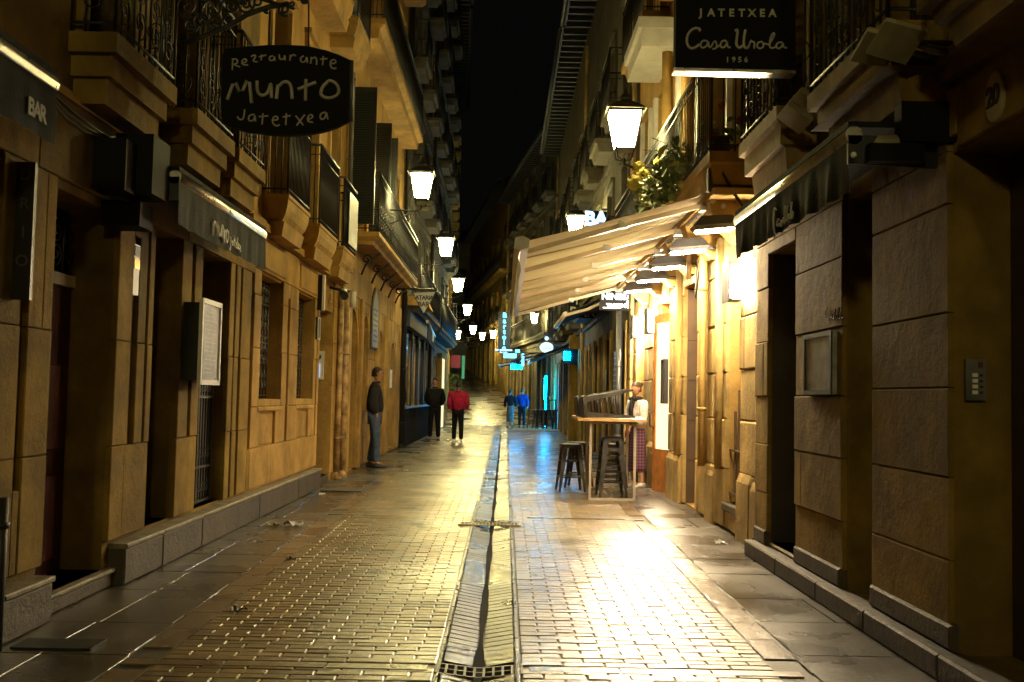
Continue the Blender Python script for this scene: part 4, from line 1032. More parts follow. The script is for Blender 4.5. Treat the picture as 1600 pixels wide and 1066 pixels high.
q = MB(); strokes(q, [smooth(l, 2) for l in sm], .0056, tf); q.build('small_lettering', 'signdim', SM, kind='stuff')
# its wrought bracket
q = MB(); f = lambda x, y: at(*Z5(x, y), 7.03)
q.tube([f(-120, 290), f(60, 230), f(220, 165), f(340, 90), f(470, 45), f(600, 25)], .020, 6)
q.tube([f(-120, -60), f(100, -55), f(300, -40), f(480, 10), f(560, 40)], .014, 6)
q.tube([at(200, 120, 7.03), at(200, -60, 7.03)], .02, 6)
for cx, cy, r_, tn, a0 in ((130, 60, 95, 1.7, 0), (-30, 40, 80, 1.6, 1), (60, 130, 60, 1.5, 2), (240, 40, 60, 1.6, 3), (330, 30, 55, 1.5, 0), (400, 10, 50, 1.4, 2), (570, 60, 42, 1.6, 1), (690, 0, 36, 1.5, 3), (-10, 150, 50, 1.5, 0), (150, 150, 55, 1.4, 2), (460, 60, 22, 1.2, 1), (620, 30, 25, 1.2, 1)):
    q.tube(spiral(f, cx, cy, r_, tn, a0), .0095, 5)
for cx, cy, a in ((560, 80, .3), (600, 40, -.4), (430, 60, 1.2), (320, 20, 2.2), (170, -10, 1), (80, 10, 2), (20, 90, .5), (230, 110, 2.6), (700, 12, 0)):      # leaves
    q.sphere(f(cx, cy), .028, .012, .017, 6, 4)
q.tube([f(480, 30), f(480, 285)], .006, 4); q.tube([f(720, 20), f(720, 290)], .006, 4)
tag(q.build('wrought_bracket', 'iron', org=at(200, 20, 7.03)), 'ornate black wrought iron bracket with scrolls and leaves above the barrel shaped sign', 'bracket')

# square sign on the right
Z2 = lambda x, y: (850+x/3.9475, y/3.9475)
SU = thing('square_sign', 'black hanging sign reading Jatetxea Casa Urola 1956 above the beige awning', 'sign', at(1148, 50, 7.0))
a0, a1 = at(1057, -30, 7), at(1243, 110, 7)
MB().box(a0.x, a1.x, 7.0, 7.1, a1.z, a0.z).build('sign_board', 'signblack', SU)
MB().box(a0.x-.01, a1.x+.0, 6.99, 7.11, a1.z-.025, a1.z-.003).build('edge_strip', 'alu', SU)
tf = lambda x, y: at(*Z2(x, y), 6.994)
q = MB()
for i, ch in enumerate('JATETXEA'): q.text(ch, .075, tf(968+i*63, 80+i*.5), (1, 0, 0), (0, 0, 1), .003, bold=.0022)
for i, ch in enumerate('1956'): q.text(ch, .052, tf(1132+i*38, 370), (1, 0, 0), (0, 0, 1), .003, bold=.001)
q.build('small_lettering', 'signdim', SU, kind='stuff')
cu = [[(955, 195), (965, 178), (925, 172), (885, 210), (878, 265), (900, 302), (935, 295), (958, 275)], [(1010, 255), (980, 248), (962, 275), (975, 300), (1005, 285), (1015, 250), (1015, 290), (1030, 295)],
      [(1030, 290), (1055, 245), (1068, 280), (1060, 300), (1040, 302)], [(1068, 292), (1085, 280)], [(1125, 252), (1100, 250), (1085, 278), (1098, 298), (1122, 285), (1130, 250), (1130, 290), (1150, 294)],
      [(1178, 190), (1196, 182), (1188, 240), (1185, 280), (1205, 300), (1228, 280)], [(1242, 185), (1232, 240), (1232, 290), (1250, 300), (1262, 288)], [(1262, 288), (1278, 245), (1278, 258), (1300, 258), (1296, 300)],
      [(1345, 258), (1318, 262), (1312, 290), (1335, 303), (1358, 285), (1345, 258)], [(1352, 268), (1385, 275)], [(1385, 280), (1425, 215), (1415, 200), (1396, 230), (1390, 290), (1405, 300), (1428, 290)],
      [(1470, 262), (1440, 262), (1430, 288), (1445, 303), (1468, 290), (1475, 260), (1475, 292), (1498, 296)]]
q = MB(); strokes(q, [smooth(l) for l in cu], .0064, tf); strokes(q, [smooth(cu[0]), smooth(cu[5]), smooth(cu[6])], .0095, tf); q.build('script_lettering', 'signdim', SU, kind='stuff')
q = MB(); q.tube([(a1.x+.02, 7.05, 4.35), (2.2, 7.05, 4.35)], .02, 6); q.tube([(a1.x-.3, 7.05, 4.3), (2.2, 7.05, 4.9)], .014, 6); q.tube([(a0.x, 7.05, a1.z+.9), (2.2, 7.05, a1.z+.9)], .02, 6); q.build('sign_bracket', 'iron', SU)

# ------------------------------------------------------------------ dark awnings
def dark_awning(name, label, X, y0, y1, zr, zv, F, d_wall, ripple, lett):
    t = thing(name, label, 'awning', (X, (y0+y1)/2, zr))
    sg = -1 if X < 0 else 1
    q = MB(); n = 10; q.rings([[Vector((X+sg*.03+.045*math.cos(2*PI*k/n), y, zr+.05*math.sin(2*PI*k/n))) for k in range(n)] for y in (y0, y1)], True, True); q.build('roller_case', 'alu', t)
    q = MB(); q.box(min(X+sg*.0, X+sg*d_wall), max(X, X+sg*d_wall), y0, y1, zr+.04, zr+.07); q.build('top_cover', 'cloth_black', t)
    q = MB(); rs = []; k = int((y1-y0)*26)
    for i in range(k+1):
        y = y0+(y1-y0)*i/k; w_ = ripple*(.6*math.sin(i*.62)+.4*math.sin(i*1.37+1))
        rs.append([Vector((X, y, zr-.03)), Vector((X+w_*.6, y, (zr+zv)/2)), Vector((X+w_*1.3, y, zv+.004*math.sin(i*.8)))])
    q.add([p for r_ in rs for p in r_], [(i*3+j, i*3+j+1, i*3+j+4, i*3+j+3) for i in range(k) for j in range(2)], True); q.build('valance', 'cloth_black', t, recalc=False)
    q = MB(); q.prism([(0, 0), (d_wall, .0), (d_wall, -.16), (0, -(zr-zv)*.5)], (X, y0-.0, zr), (sg, 0, 0), (0, 0, 1), (0, .02, 0)); q.build('end_bracket', 'iron', t)
    if lett: lett(t)
    return t
def let_bar(t):
    q = MB(); Xp = -2.262
    a, b, c, d = onx(40, 150, Xp), onx(54, 157, Xp), onx(40, 190, Xp), onx(66, 163, Xp)
    for i, ch in enumerate('BAR'):
        p = onx(45+i*9.2, 168+i*6, Xp+.012); q.text(ch, .115, (-2.25+.012, p.y, p.z), (0, 1, 0), (0, 0, 1), .002, bold=.003)
    q.build('lettering', 'signwhite', t, kind='stuff')
dark_awning('black_awning', 'black awning reading BAR at the upper left edge', -2.25, 2.6, 5.02, 2.80, 2.50, LF, .35, .008, let_bar)
Z23 = lambda x, y: (180+x/4.635, 220+y/4.635)
def let_munto(t):
    Xp = -2.19; tf = lambda x, y: onx(*Z23(x, y), Xp)
    ls = [[(706, 690), (712, 560), (738, 650), (742, 575), (745, 690)][:3]+[(735, 560), (738, 690)], [(745, 610), (748, 690), (762, 680), (764, 605), (768, 700)], [(768, 700), (766, 620), (778, 612), (782, 715)], [(787, 640), (786, 742)], [(776, 665), (798, 655)],
          [(806, 645), (795, 690), (803, 745), (815, 720), (815, 665), (806, 645)], [(832, 695), (830, 785), (822, 795)], [(845, 725), (838, 745), (845, 765), (850, 728)], [(858, 690), (856, 775)], [(852, 725), (864, 722)], [(866, 748), (872, 735), (868, 772), (876, 778)], [(882, 700), (880, 785)], [(884, 745), (892, 790)], [(892, 745), (886, 790)], [(897, 770), (903, 760), (898, 795), (905, 800)]]
    q = MB(); strokes(q, [smooth(l, 1) for l in ls], .0095, tf); q.build('lettering', 'white', t, kind='stuff')
dark_awning('restaurant_awning', 'black awning with white handwritten lettering over the iron gates on the left', -2.2, 6.78, 9.26, 2.72, 2.40, LF, .40, .010, let_munto)
def let_urola(t):
    Xp = 1.69; f = lambda x, y: onx(1130+x/4.845, 200+y/4.845, Xp)
    ls = [[(400, 620), (385, 600), (378, 700), (385, 790), (405, 810), (430, 795)], [(420, 690), (405, 720), (410, 750), (425, 720), (428, 745)], [(432, 740), (440, 690), (446, 730), (438, 745)], [(458, 680), (450, 720), (462, 700), (464, 728)],
          [(470, 590), (465, 660), (470, 715), (480, 700)], [(486, 590), (482, 660), (486, 705)], [(490, 700), (494, 655), (500, 662)], [(508, 650), (500, 680), (510, 690), (514, 660), (508, 650)], [(518, 560), (512, 640), (518, 690)], [(526, 630), (520, 660), (526, 685), (530, 640)]]
    q = MB(); strokes(q, [smooth(l, 2) for l in ls], .006, f); q.build('script_lettering', 'signwhite', t, kind='stuff')
dark_awning('folded_awning', 'long dark awning with pale script lettering and a golden roller on the right', 1.7, 5.07, 7.6, 2.65, 2.36, RF, .45, .016, let_urola)

# dark projecting bits beside the awnings
def blackbox(name, label, cat, bxs, m='iron', org=None):
    q = MB()
    t = thing(name, label, cat, org or (bxs[0][0], bxs[0][2], bxs[0][4]))
    for i, (nm, b) in enumerate(bxs_named(bxs)): MB().box(*b).build(nm, m, t)
    return t
def bxs_named(bxs): return [((b[6] if len(b) > 6 else 'panel'), b[:6]) for b in bxs]
t = blackbox('loudspeaker_box', 'black boxes fixed to the wall at the near end of the restaurant awning', 'equipment box', [(-2.62, -2.36, 6.25, 6.42, 2.52, 2.84, 'bracket_box'), (-2.5, -2.26, 6.44, 6.76, 2.54, 2.92, 'equipment_box'), (-2.60, -2.35, 6.50, 6.74, 2.34, 2.50, 'lower_box')], 'signblack')
t = blackbox('awning_motor_box', 'black bulky motor housing at the near end of the dark right awning', 'motor housing', [(1.93, 2.2, 4.97, 5.06, 2.60, 2.80, 'motor_box'), (1.78, 2.05, 4.98, 5.05, 2.50, 2.59, 'lower_box')], 'signblack')
q = MB(); q.sphere(at(1334, 242, 5.0), .016, n=8, m=5); q.build('indicator_lamp', 'white', t)

# ------------------------------------------------------------------ wall fittings, left
def plate(name, label, cat, X, y0, y1, z0, z1, m, th=.03, frame=None, fm='white', text=None):
    sg = -1 if X < 0 else 1
    t = thing(name, label, cat, (X, (y0+y1)/2, z0))
    MB().box(min(X, X-sg*th), max(X, X-sg*th), y0, y1, z0, z1).build('board' if name != 'sign_plate' else 'plate', m, t)
    if frame:
        q = MB(); a, b = (X-sg*th, X-sg*(th+.012)); a, b = min(a, b), max(a, b)
        q.box(a, b, y0, y1, z0, z0+frame); q.box(a, b, y0, y1, z1-frame, z1); q.box(a, b, y0, y0+frame, z0+frame, z1-frame); q.box(a, b, y1-frame, y1, z0+frame, z1-frame)
        q.build('frame', fm, t)
    return t
# menu board: hangs proud of the pier on its own box
t = thing('menu_board', 'framed pale grey menu board hanging on the pier between the black gates', 'menu board', (-2.42, 8.35, 1.36))
MB().box(-2.62, -2.43, 8.14, 8.62, 1.38, 2.0).build('backing_box', 'iron', t)
MB().box(-2.43, -2.415, 8.12, 8.64, 1.36, 2.02).build('menu_sheet', 'paper', t)
q = MB()
for k in range(15):
    z = 1.93-k*.035; y0 = 8.2 if k % 5 else 8.28
    q.box(-2.415, -2.412, y0, 8.2+random.uniform(.2, .36), z, z+.007)
q.build('printed_lines', 'signwhite', t, kind='stuff')
q = MB()
for b in ((8.12, 8.64, 1.345, 1.385), (8.12, 8.64, 1.995, 2.035), (8.105, 8.135, 1.345, 2.035), (8.625, 8.655, 1.345, 2.035)): q.box(-2.43, -2.40, b[0], b[1], b[2], b[3])
q.build('frame', 'white', t)
t = plate('sign_plate', 'narrow pale plaque with yellow stripe on the pier left of the gates', 'plaque', -2.60, 7.03, 7.14, 1.95, 2.30, 'white', .03)
MB().box(-2.57, -2.565, 7.035, 7.135, 2.13, 2.2).build('yellow_stripe', 'gold', t); MB().box(-2.57, -2.565, 7.035, 7.135, 2.22, 2.29).build('dark_print', 'greypanel', t)
t = thing('round_meter', 'small round glass wall light above the dark doorway on the left', 'wall light', (-2.6, 6.2, 2.5))
q = MB(); q.rings([[(-2.565+dx, 6.42+r_*math.cos(a*PI/8), 2.62+r_*math.sin(a*PI/8)) for a in range(16)] for dx, r_ in ((-.01, .065), (.04, .065), (.06, .055))], True, True); q.build('light_housing', 'grey_metal', t)
q = MB(); q.sphere((-2.505, 6.42, 2.62), .02, .05, .05, 12, 6); q.build('light_glass', 'alu', t)
# vertical sign letters by the first column
t = thing('vertical_sign', 'dim vertical lettered sign beside the column at the left edge', 'sign', (-2.5, 5.25, 1.9))
MB().box(-2.565, -2.47, 5.30, 5.33, 1.75, 2.47).build('sign_board', 'greypanel', t)
q = MB()
for i, ch in enumerate('DRIOT'[:4]): q.text(ch, .085, (-2.517, 5.297, 2.40-i*.15), (1, 0, 0), (0, 0, 1), .002)
q.build('lettering', 'grey_metal', t, kind='stuff')
t = thing('lit_sign_box', 'thin white vertical sign box next to the intercom doorway', 'sign', (-2.5, 13.75, 2.55))
MB().box(-2.60, -2.50, 13.86, 13.92, 2.42, 2.90).build('sign_box', 'iron', t); MB().box(-2.50, -2.47, 13.845, 13.935, 2.42, 2.90).build('light_strip', 'white', t)
t = plate('small_notice', 'small framed notice under the white vertical sign box', 'notice', -2.565, 13.78, 13.95, 2.02, 2.32, 'greypanel', .03, .015)
t = thing('intercom_panel', 'grey intercom panel with lit keypad in the left doorway', 'intercom', (-2.75, 15.28, 1.5))
MB().box(-2.86, -2.70, 15.26, 15.295, 1.50, 1.92).build('panel', 'white', t); MB().box(-2.83, -2.75, 15.252, 15.26, 1.53, 1.73).build('keypad', 'keypad', t); MB().box(-2.82, -2.74, 15.252, 15.26, 1.81, 1.86).build('camera_window', 'glass', t)
q = MB(); q.text('2', .22, (-2.555, 14.85, 2.68), (0, 1, 0), (0, 0, 1), .006, bold=.004); tag(q.build('house_number', 'gold', org=(-2.55, 14.85, 2.68)), 'brass house number 2 above the intercom doorway', 'house number')
t = thing('wall_camera', 'small dark camera and spotlight fixed under the cornice beside the pipes', 'camera', (-2.4, 14.9, 2.8))
q = MB(); q.tube([(-2.6, 15.0, 2.85), (-2.40, 14.95, 2.8)], .02, 6); q.build('bracket', 'iron', t)
q = MB(); q.tube([(-2.40, 15.05, 2.79), (-2.34, 14.75, 2.70)], .06, 8); q.build('camera_body', 'iron', t)
t = thing('junction_can', 'small pale round lamp canister under the corner of the cornice', 'lamp', (-2.3, 15.6, 2.75))
q = MB(); q.tube([(-2.36, 15.7, 2.62), (-2.36, 15.7, 2.86)], .05, 10); q.build('canister', 'white', t); q = MB(); q.tube([(-2.36, 15.7, 2.86), (-2.6, 15.75, 2.92)], .015, 6); q.build('bracket', 'iron', t)
# downpipes
def pipe(x, y, z0, z1, r_, m, label, name='downpipe', foot=True):
    t = thing(name, label, 'downpipe', (x, y, z0))
    q = MB(); q.tube([(x, y, z0+(.08 if foot else 0)), (x, y, z1)], r_, 10)
    if foot: q.tube([(x, y, z0+.1), (x+.0, y-.02, z0+.03), (x+(.06 if x < 0 else -.06), y-.04, z0+.01)], r_, 10)
    q.build('pipe', m, t)
    for k in range(int((z1-z0)/1.3)+1):
        c = MB(); c.tube([(x, y, z0+.6+k*1.3), (x, y, z0+.63+k*1.3)], r_*1.3, 10); c.build('clamp', m, t)
    return t
pipe(-2.52, 15.62, 0, 2.9, .045, 'pipe_cream', 'peeling cream downpipe nearest the intercom doorway')
pipe(-2.50, 16.02, 0, 2.9, .06, 'pipe_cream', 'thicker peeling cream downpipe at the corner behind the intercom doorway')
pipe(-2.52, 16.1, 3.1, 18, .04, 'grey_metal', 'thin grey upper downpipe running past the shutters', foot=False)
pipe(-2.5, 25.15, 0, 18.5, .07, 'iron', 'dark downpipe at the corner by the bar front')
pipe(-2.5, 34.0, 0, 18, .06, 'iron', 'tall black downpipe behind the man in black')
pipe(2.10, 11.75, 2.7, 3.0, .03, 'pipe_cream', 'short pipe stub under the awning floodlights', foot=False)
pipe(2.14, 11.1, .6, 3.0, .04, 'trim', 'ochre painted pipe on the lit wall between window and recess', foot=False)
pipe(2.14, 19.2, 0, 3.2, .06, 'grey_metal', 'pale grey downpipe behind the woman at the table')
pipe(2.225, 8.9, .1, 2.9, .022, 'iron', 'thin black cable pipe where dark and lit stone meet on the right')
pipe(-2.47, 5.12, .0, .75, .03, 'iron', 'short dark pipe at the lower left edge', foot=False)
# bar front on the left
t = thing('bar_shopfront', 'dark bar front with blue reflections in its tall glass, past the man in jeans', 'shop front', (-2.4, 28, 0))
MB().box(-2.62, -2.45, 25.4, 33.6, .0, .95).build('base_panel', mat('matt_dark_base', (.03, .026, .02), .95, rv=.03, spec=.02), t)
MB().box(-2.62, -2.40, 25.4, 33.6, .95, 1.0).build('counter_ledge', 'grey_metal', t)
for k in range(4):
    y = 25.5+k*2.05
    MB().box(-2.60, -2.5, y, y+.16, 1.0, 3.0).build('post', 'iron', t); MB().box(-2.58, -2.56, y+.16, y+2.05, 1.0, 3.0).build('glass_panel', 'glass', t)
MB().box(-2.62, -2.38, 25.4, 33.7, 3.0, 3.5).build('fascia', 'iron', t)
t = thing('lit_canopy', 'small ochre canopy corner lit beside the triangular bar sign', 'canopy', (-2.3, 25.6, 3.5))
q = MB(); q.rings([[(-2.6, 25.3, 3.52), (-1.95, 25.3, 3.52), (-1.95, 27.4, 3.52), (-2.6, 27.4, 3.52)], [(-2.6, 25.3, 3.74), (-2.05, 25.3, 3.74), (-2.05, 27.4, 3.74), (-2.6, 27.4, 3.74)]]); q.build('canopy', 'trim', t)
# triangular sign
T3 = thing('triangular_sign', 'white triangular hanging sign reading ATARIA BAR', 'sign', at(662, 470, 24))
a, b, c = at(645, 457, 24), at(681, 456, 24), at(662, 491, 24)
q = MB(); q.rings([[a, b, c], [p+Vector((0, .06, 0)) for p in (a, b, c)]]); q.build('sign_board', 'signwhite', T3)
q = MB(); q.tube([p+Vector((0, -.01, 0)) for p in (a, b, c)], .018, 5, closed=True); q.build('sign_rim', 'iron', T3)
q = MB(); q.text('ATARIA', .14, at(663, 465.5, 23.985), (1, 0, 0), (0, 0, 1), .003, .85, .004); q.text('BAR', .15, at(662, 476, 23.985), (1, 0, 0), (0, 0, 1), .003, .95, .004); q.build('lettering', 'iron', T3, kind='stuff')
q = MB(); q.tube([(-2.6, 24.03, a.z+.08), (b.x, 24.03, a.z+.08)], .025, 6); q.tube([(-2.6, 24.03, a.z+.35), (a.x+.1, 24.03, a.z+.08)], .015, 6); q.build('sign_bracket', 'iron', T3)
# small tilted bar awning frame beyond it
t = thing('folded_bar_awning', 'small folded awning with pale top bar and dim lettering under the triangular sign', 'awning', (-2.1, 27, 2.9))
q = MB(); q.tube([(-1.98, 25.8, 3.15), (-2.12, 30.5, 3.05)], .045, 8); q.build('roller_case', 'alu', t)
q = MB(); q.add([(-1.98, 25.8, 3.12), (-2.12, 30.5, 3.02), (-2.12, 30.5, 2.6), (-1.98, 25.8, 2.68), (-1.96, 25.8, 3.12), (-2.10, 30.5, 3.02), (-2.10, 30.5, 2.6), (-1.96, 25.8, 2.68)], [(0, 1, 2, 3), (4, 5, 6, 7), (0, 1, 5, 4), (2, 3, 7, 6), (0, 3, 7, 4), (1, 2, 6, 5)]); q.build('valance', 'cloth_black', t)
q = MB(); q.text('BAR', .34, (-1.985, 28, 2.87), (-.03, 1, 0), (0, 0, 1), .004, 1.6, .005); q.build('lettering', 'signwhite', t, kind='stuff')
# arched memorial board
t = thing('arched_plaque', 'pale arched wall board with grey print behind the man in jeans', 'plaque', (-2.55, 19.7, 2.4))
po = [(-.42, 0), (.42, 0), (.42, .7), (.3, .93), (0, 1.12), (-.3, .93), (-.42, .7)]
q = MB(); q.prism([(x*1.1, z*1.06-.03) for x, z in po], (-2.58, 19.75, 2.2), (0, 1, 0), (0, 0, 1), (.05, 0, 0)); q.build('frame', 'plinth', t)
q = MB(); q.prism(po, (-2.525, 19.75, 2.2), (0, 1, 0), (0, 0, 1), (.012, 0, 0)); q.build('board', 'paper', t)
q = MB()
for k in range(7): q.box(-2.512, -2.508, 19.45, 20.0+random.uniform(-.1, .05), 2.3+k*.1, 2.33+k*.1)
q.build('printed_lines', 'greypanel', t, kind='stuff')
tag(MB().box(-2.60, -2.55, 23.05, 23.2, 1.45, 1.85).build('white_plate', 'white', org=(-2.58, 23.1, 1.6)), 'narrow white wall plate right of the head of the man in jeans', 'wall plate')
# ------------------------------------------------------------------ wall fittings, right
t = thing('doorbell_panel', 'steel doorbell panel with call buttons in the doorway numbered 20', 'doorbell panel', (2.33, 4.99, 1.3))
MB().box(2.245, 2.345, 4.97, 4.998, 1.33, 1.53).build('panel', 'grey_metal', t)
q = MB()
for k in range(4): q.box(2.275, 2.30, 4.964, 4.97, 1.36+k*.028, 1.378+k*.028)
q.build('name_cards', 'white', t, kind='stuff')
q = MB()
for k in range(4): q.box(2.312, 2.324, 4.962, 4.97, 1.362+k*.028, 1.374+k*.028)
q.build('call_buttons', 'iron', t, kind='stuff')
MB().box(2.305, 2.325, 4.964, 4.97, 1.49, 1.515).build('emblem', 'wood_red', t)
t = thing('number_plaque', 'oval house number plaque reading 20 above the right doorway', 'house number', (2.15, 4.48, 2.68))
q = MB(); q.rings([[(2.165-dx, 4.48+r_*.085*math.cos(a*PI/10), 2.68+r_*.115*math.sin(a*PI/10)) for a in range(20)] for dx, r_ in ((0, 1), (.012, 1), (.016, .93))]); q.build('plaque', 'plaster_cream', t)
q = MB(); q.text('20', .13, (2.146, 4.48, 2.68), (0, -1, 0), (0, 0, 1), .003, .9, .003); q.build('numerals', 'iron', t)
t = plate('menu_box', 'framed menu box with pale sheet on the pier between the dark doorways', 'menu box', 2.165, 6.66, 7.28, 1.36, 1.78, 'paper', .03, .03, 'iron')
q = MB(); f = lambda x, y: onx(1290+x, 478+y, 2.155)
strokes(q, [smooth(l, 2) for l in ([(3, 2), (0, 10), (1, 20), (5, 22)], [(8, 14), (6, 20), (10, 18)], [(12, 12), (10, 20), (14, 20)], [(16, 4), (14, 20)], [(18, 14), (17, 21), (20, 18)], [(22, 2), (20, 20), (23, 20)], [(25, 12), (24, 20), (28, 18)])], .004, f)
tag(q.build('script_letters', 'iron', org=f(15, 10)), 'small iron script letters on the wall above the framed menu box', 'lettering')
t = plate('screen_panel', 'small dark framed notice panel hung by the wooden door', 'notice', 2.19, 14.0-.3, 13.98, 1.25, 1.85, 'greypanel', .05, .02, 'iron')
t = plate('blue_board', 'tall narrow blue notice board with white print beyond the woman', 'notice board', 2.22, 20.0, 20.6, .95, 2.25, mat('navy_board', (.02, .04, .12), .4), .04, .02, 'iron')
q = MB()
for k in range(10): q.box(2.17, 2.178, 20.08, 20.45+random.uniform(-.1, .08), 1.1+k*.11, 1.13+k*.11)
q.build('printed_lines', 'signwhite', t, kind='stuff')
t = plate('small_poster', 'small pale poster on the dark stone wall beyond the woman', 'poster', 2.24, 22.5, 22.9, 1.5, 1.95, 'paper', .02)
q = MB(); f = lambda x, z: Vector((2.10, 18.75+x, 2.1+z))
q.prism([(0, -.12), (.12, 0), (0, .12), (-.12, 0)], f(0, 0), (0, 1, 0), (0, 0, 1), (.01, 0, 0)); tag(q.build('diamond_sign', 'white', org=(2.1, 18.75, 2.1)), 'small white diamond plate on the pale pipe beyond the lit wall', 'sign')

# ------------------------------------------------------------------ far lit signs
def lightsign(name, label, cx, cy, w, h, Y, m, m2, txt, size, side=1, back='signblack', sp=1.0, bold=.004, yo=0):
    p = at(cx, cy, Y); k = Y/FPX; W_, H_ = w*k, h*k
    t = thing(name, label, 'sign', p)
    MB().box(p.x-W_/2, p.x+W_/2, Y, Y+.12, p.z-H_/2, p.z+H_/2).build('sign_box', back, t)
    q = MB()
    for i, l in enumerate(txt.split('\n')):
        n_ = len(txt.split('\n')); sz = size[i] if isinstance(size, (list, tuple)) else size
        q.text(l, sz*k, (p.x, Y-.012, p.z+H_*(.5-(i+.5)/n_)+yo*k), (1, 0, 0), (0, 0, 1), .004, sp, bold)
    q.build('lettering', m, t, kind='stuff')
    xw = 2.25 if side > 0 else -2.55
    q = MB(); q.tube([(p.x, Y+.06, p.z+H_/2+.05), (xw+gx(Y)*.7, Y+.06, p.z+H_/2+.05)], .025, 6); q.build('sign_bracket', 'iron', t)
    return t
lightsign('bar_sign', 'glowing blue white BAR sign showing above the beige awning', 940, 343, 52, 26, 23, 'blueletter', None, 'BAR', 30, sp=.95, bold=.02)
lightsign('dark_bar_sign', 'dark sign with large white letters TAR BAR under the awning', 910, 480, 44, 34, 25, 'signwhite', None, 'TAR\nBAR', [14, 22], bold=.006)
T = lightsign('tavern_sign', 'grey light box reading NINESA TABERNA under the awning', 965, 471, 56, 28, 18.4, 'whiteletter', None, 'NINESA\'\nTABERNA', [14, 8], back='signblack', bold=.006)
q = MB(); p = at(985, 476, 18.38); q.rings([[(p.x+.085*math.cos(a*PI/8), p.y-dz, p.z+.085*math.sin(a*PI/8)) for a in range(16)] for dz in (0, .02)]); q.build('round_logo', 'whiteletter', T)
q = MB(); a = at(942, 481, 18.38); b = at(970, 481, 18.38); q.box(a.x, b.x, 18.37, 18.385, a.z-.008, a.z+.012); q.build('underline', 'whiteletter', T)
# vertical sign, letters stacked
p = at(788, 520, 50); T = thing('vertical_bar_sign', 'vertical cyan sign with stacked letters Bartolo far down the street', 'sign', p)
k = 50/FPX
MB().box(p.x-.3, p.x+.3, 50, 50.15, p.z-.95, p.z+1.0).build('sign_box', mat('blue_box', (.01, .03, .06), .4), T)
q = MB()
for i, ch in enumerate('Bartolo'): q.text(ch, 10.5*k, (p.x, 49.98, p.z+.84-i*.265), (1, 0, 0), (0, 0, 1), .005, bold=.012)
q.build('lettering', 'cyanwhite', T, kind='stuff')
q = MB(); q.tube([(p.x, 50.08, p.z+.9), (1.6, 50.08, p.z+.9)], .03, 6); q.build('sign_bracket', 'iron', T)
q = MB(); q.text('Bar restaurante', 4.2*k, at(787, 547, 49.5), (1, 0, 0), (0, 0, 1), .004, 1, .004); q.text('Bartolo', 4*k, at(787, 550.5, 49.5), (1, 0, 0), (0, 0, 1), .004); o = q.build('small_lettering', 'blueletter', T, kind='stuff')
lightsign('cyan_light_box', 'small glowing cyan box sign under the vertical sign', 797, 556, 20, 7, 48, 'cyanwhite', None, 'BAR', 6, back='cyanwhite', bold=.002)
t = thing('cyan_shop_sign', 'brightest cyan glowing sign and bracket lighting the wet street', 'sign', at(810, 570, 42))
q = MB(); a = at(798, 577, 42); b = at(816, 570, 42); q.box(a.x, b.x, 42, 42.12, a.z, b.z); q.build('light_box', 'cyan', t)
q = MB(); a = at(815, 572, 42); b = at(819, 553, 42); q.box(a.x, b.x, 41.95, 42.05, a.z, b.z); a = at(805, 557, 42); b = at(812, 551, 42); q.box(a.x, b.x, 42, 42.1, b.z, b.z+.12); q.build('neon_tube', 'cyanwhite', t)
q = MB(); f = lambda x, y: at(808+x, 562+y, 41.9)
for cx, cy in ((0, 0), (-2, 3), (3, -3), (2, 4)): q.tube(spiral(f, cx, cy, 4, 1.3), .03, 5)
q.tube([f(8, -6), at(835, 552, 42)], .03, 5); q.build('bracket', 'iron', t)
q = MB(); a = at(826, 600, 43); q.box(1.7, 1.75, 42.6, 42.8, .1, 2.2); q.box(1.7, 1.75, 43.6, 43.8, .1, 2.2); q.build('window_neon', 'cyan', t)
t = thing('oval_sign', 'glowing white oval sign with a small round light on top', 'sign', at(854, 543, 36))
q = MB(); p = at(854, 543, 36); q.rings([[(p.x+.24*math.cos(a*PI/10), 36+dz, p.z+.185*math.sin(a*PI/10)) for a in range(20)] for dz in (0, .1)]); q.build('oval_face', 'softwhite', t)
q = MB(); q.sphere((p.x, 36.05, p.z+.32), .075, n=8, m=6); q.build('round_light', 'softwhite', t)
q = MB(); q.text('Kiosko', .1, (p.x, 35.985, p.z-.02), (1, 0, 0), (0, 0, 1), .003) if False else q.box(p.x-.13, p.x+.13, 35.985, 35.995, p.z-.04, p.z-.025); q.build('printed_line', 'grey_metal', t)
q = MB(); q.tube([(p.x-.3, 36.05, p.z+.22), (2.3, 36.05, p.z+.22)], .02, 6); q.build('sign_bracket', 'iron', t)
t = thing('cyan_square_light', 'small glowing cyan square fixed to a dark box on the right', 'sign light', at(885, 556, 30))
p = at(886, 556, 30); MB().box(p.x-.1, p.x+.1, 30, 30.05, p.z-.12, p.z+.12).build('light_face', 'cyan', t); MB().box(p.x-.05, 2.25, 30.06, 30.5, p.z-.22, p.z+.2).build('housing', 'signblack', t)
p = at(925, 556, 26); MB().box(p.x-.03, p.x+.05, 26, 26.05, p.z-.1, p.z+.1).build('blue_pilot', 'cyan', t) if False else None
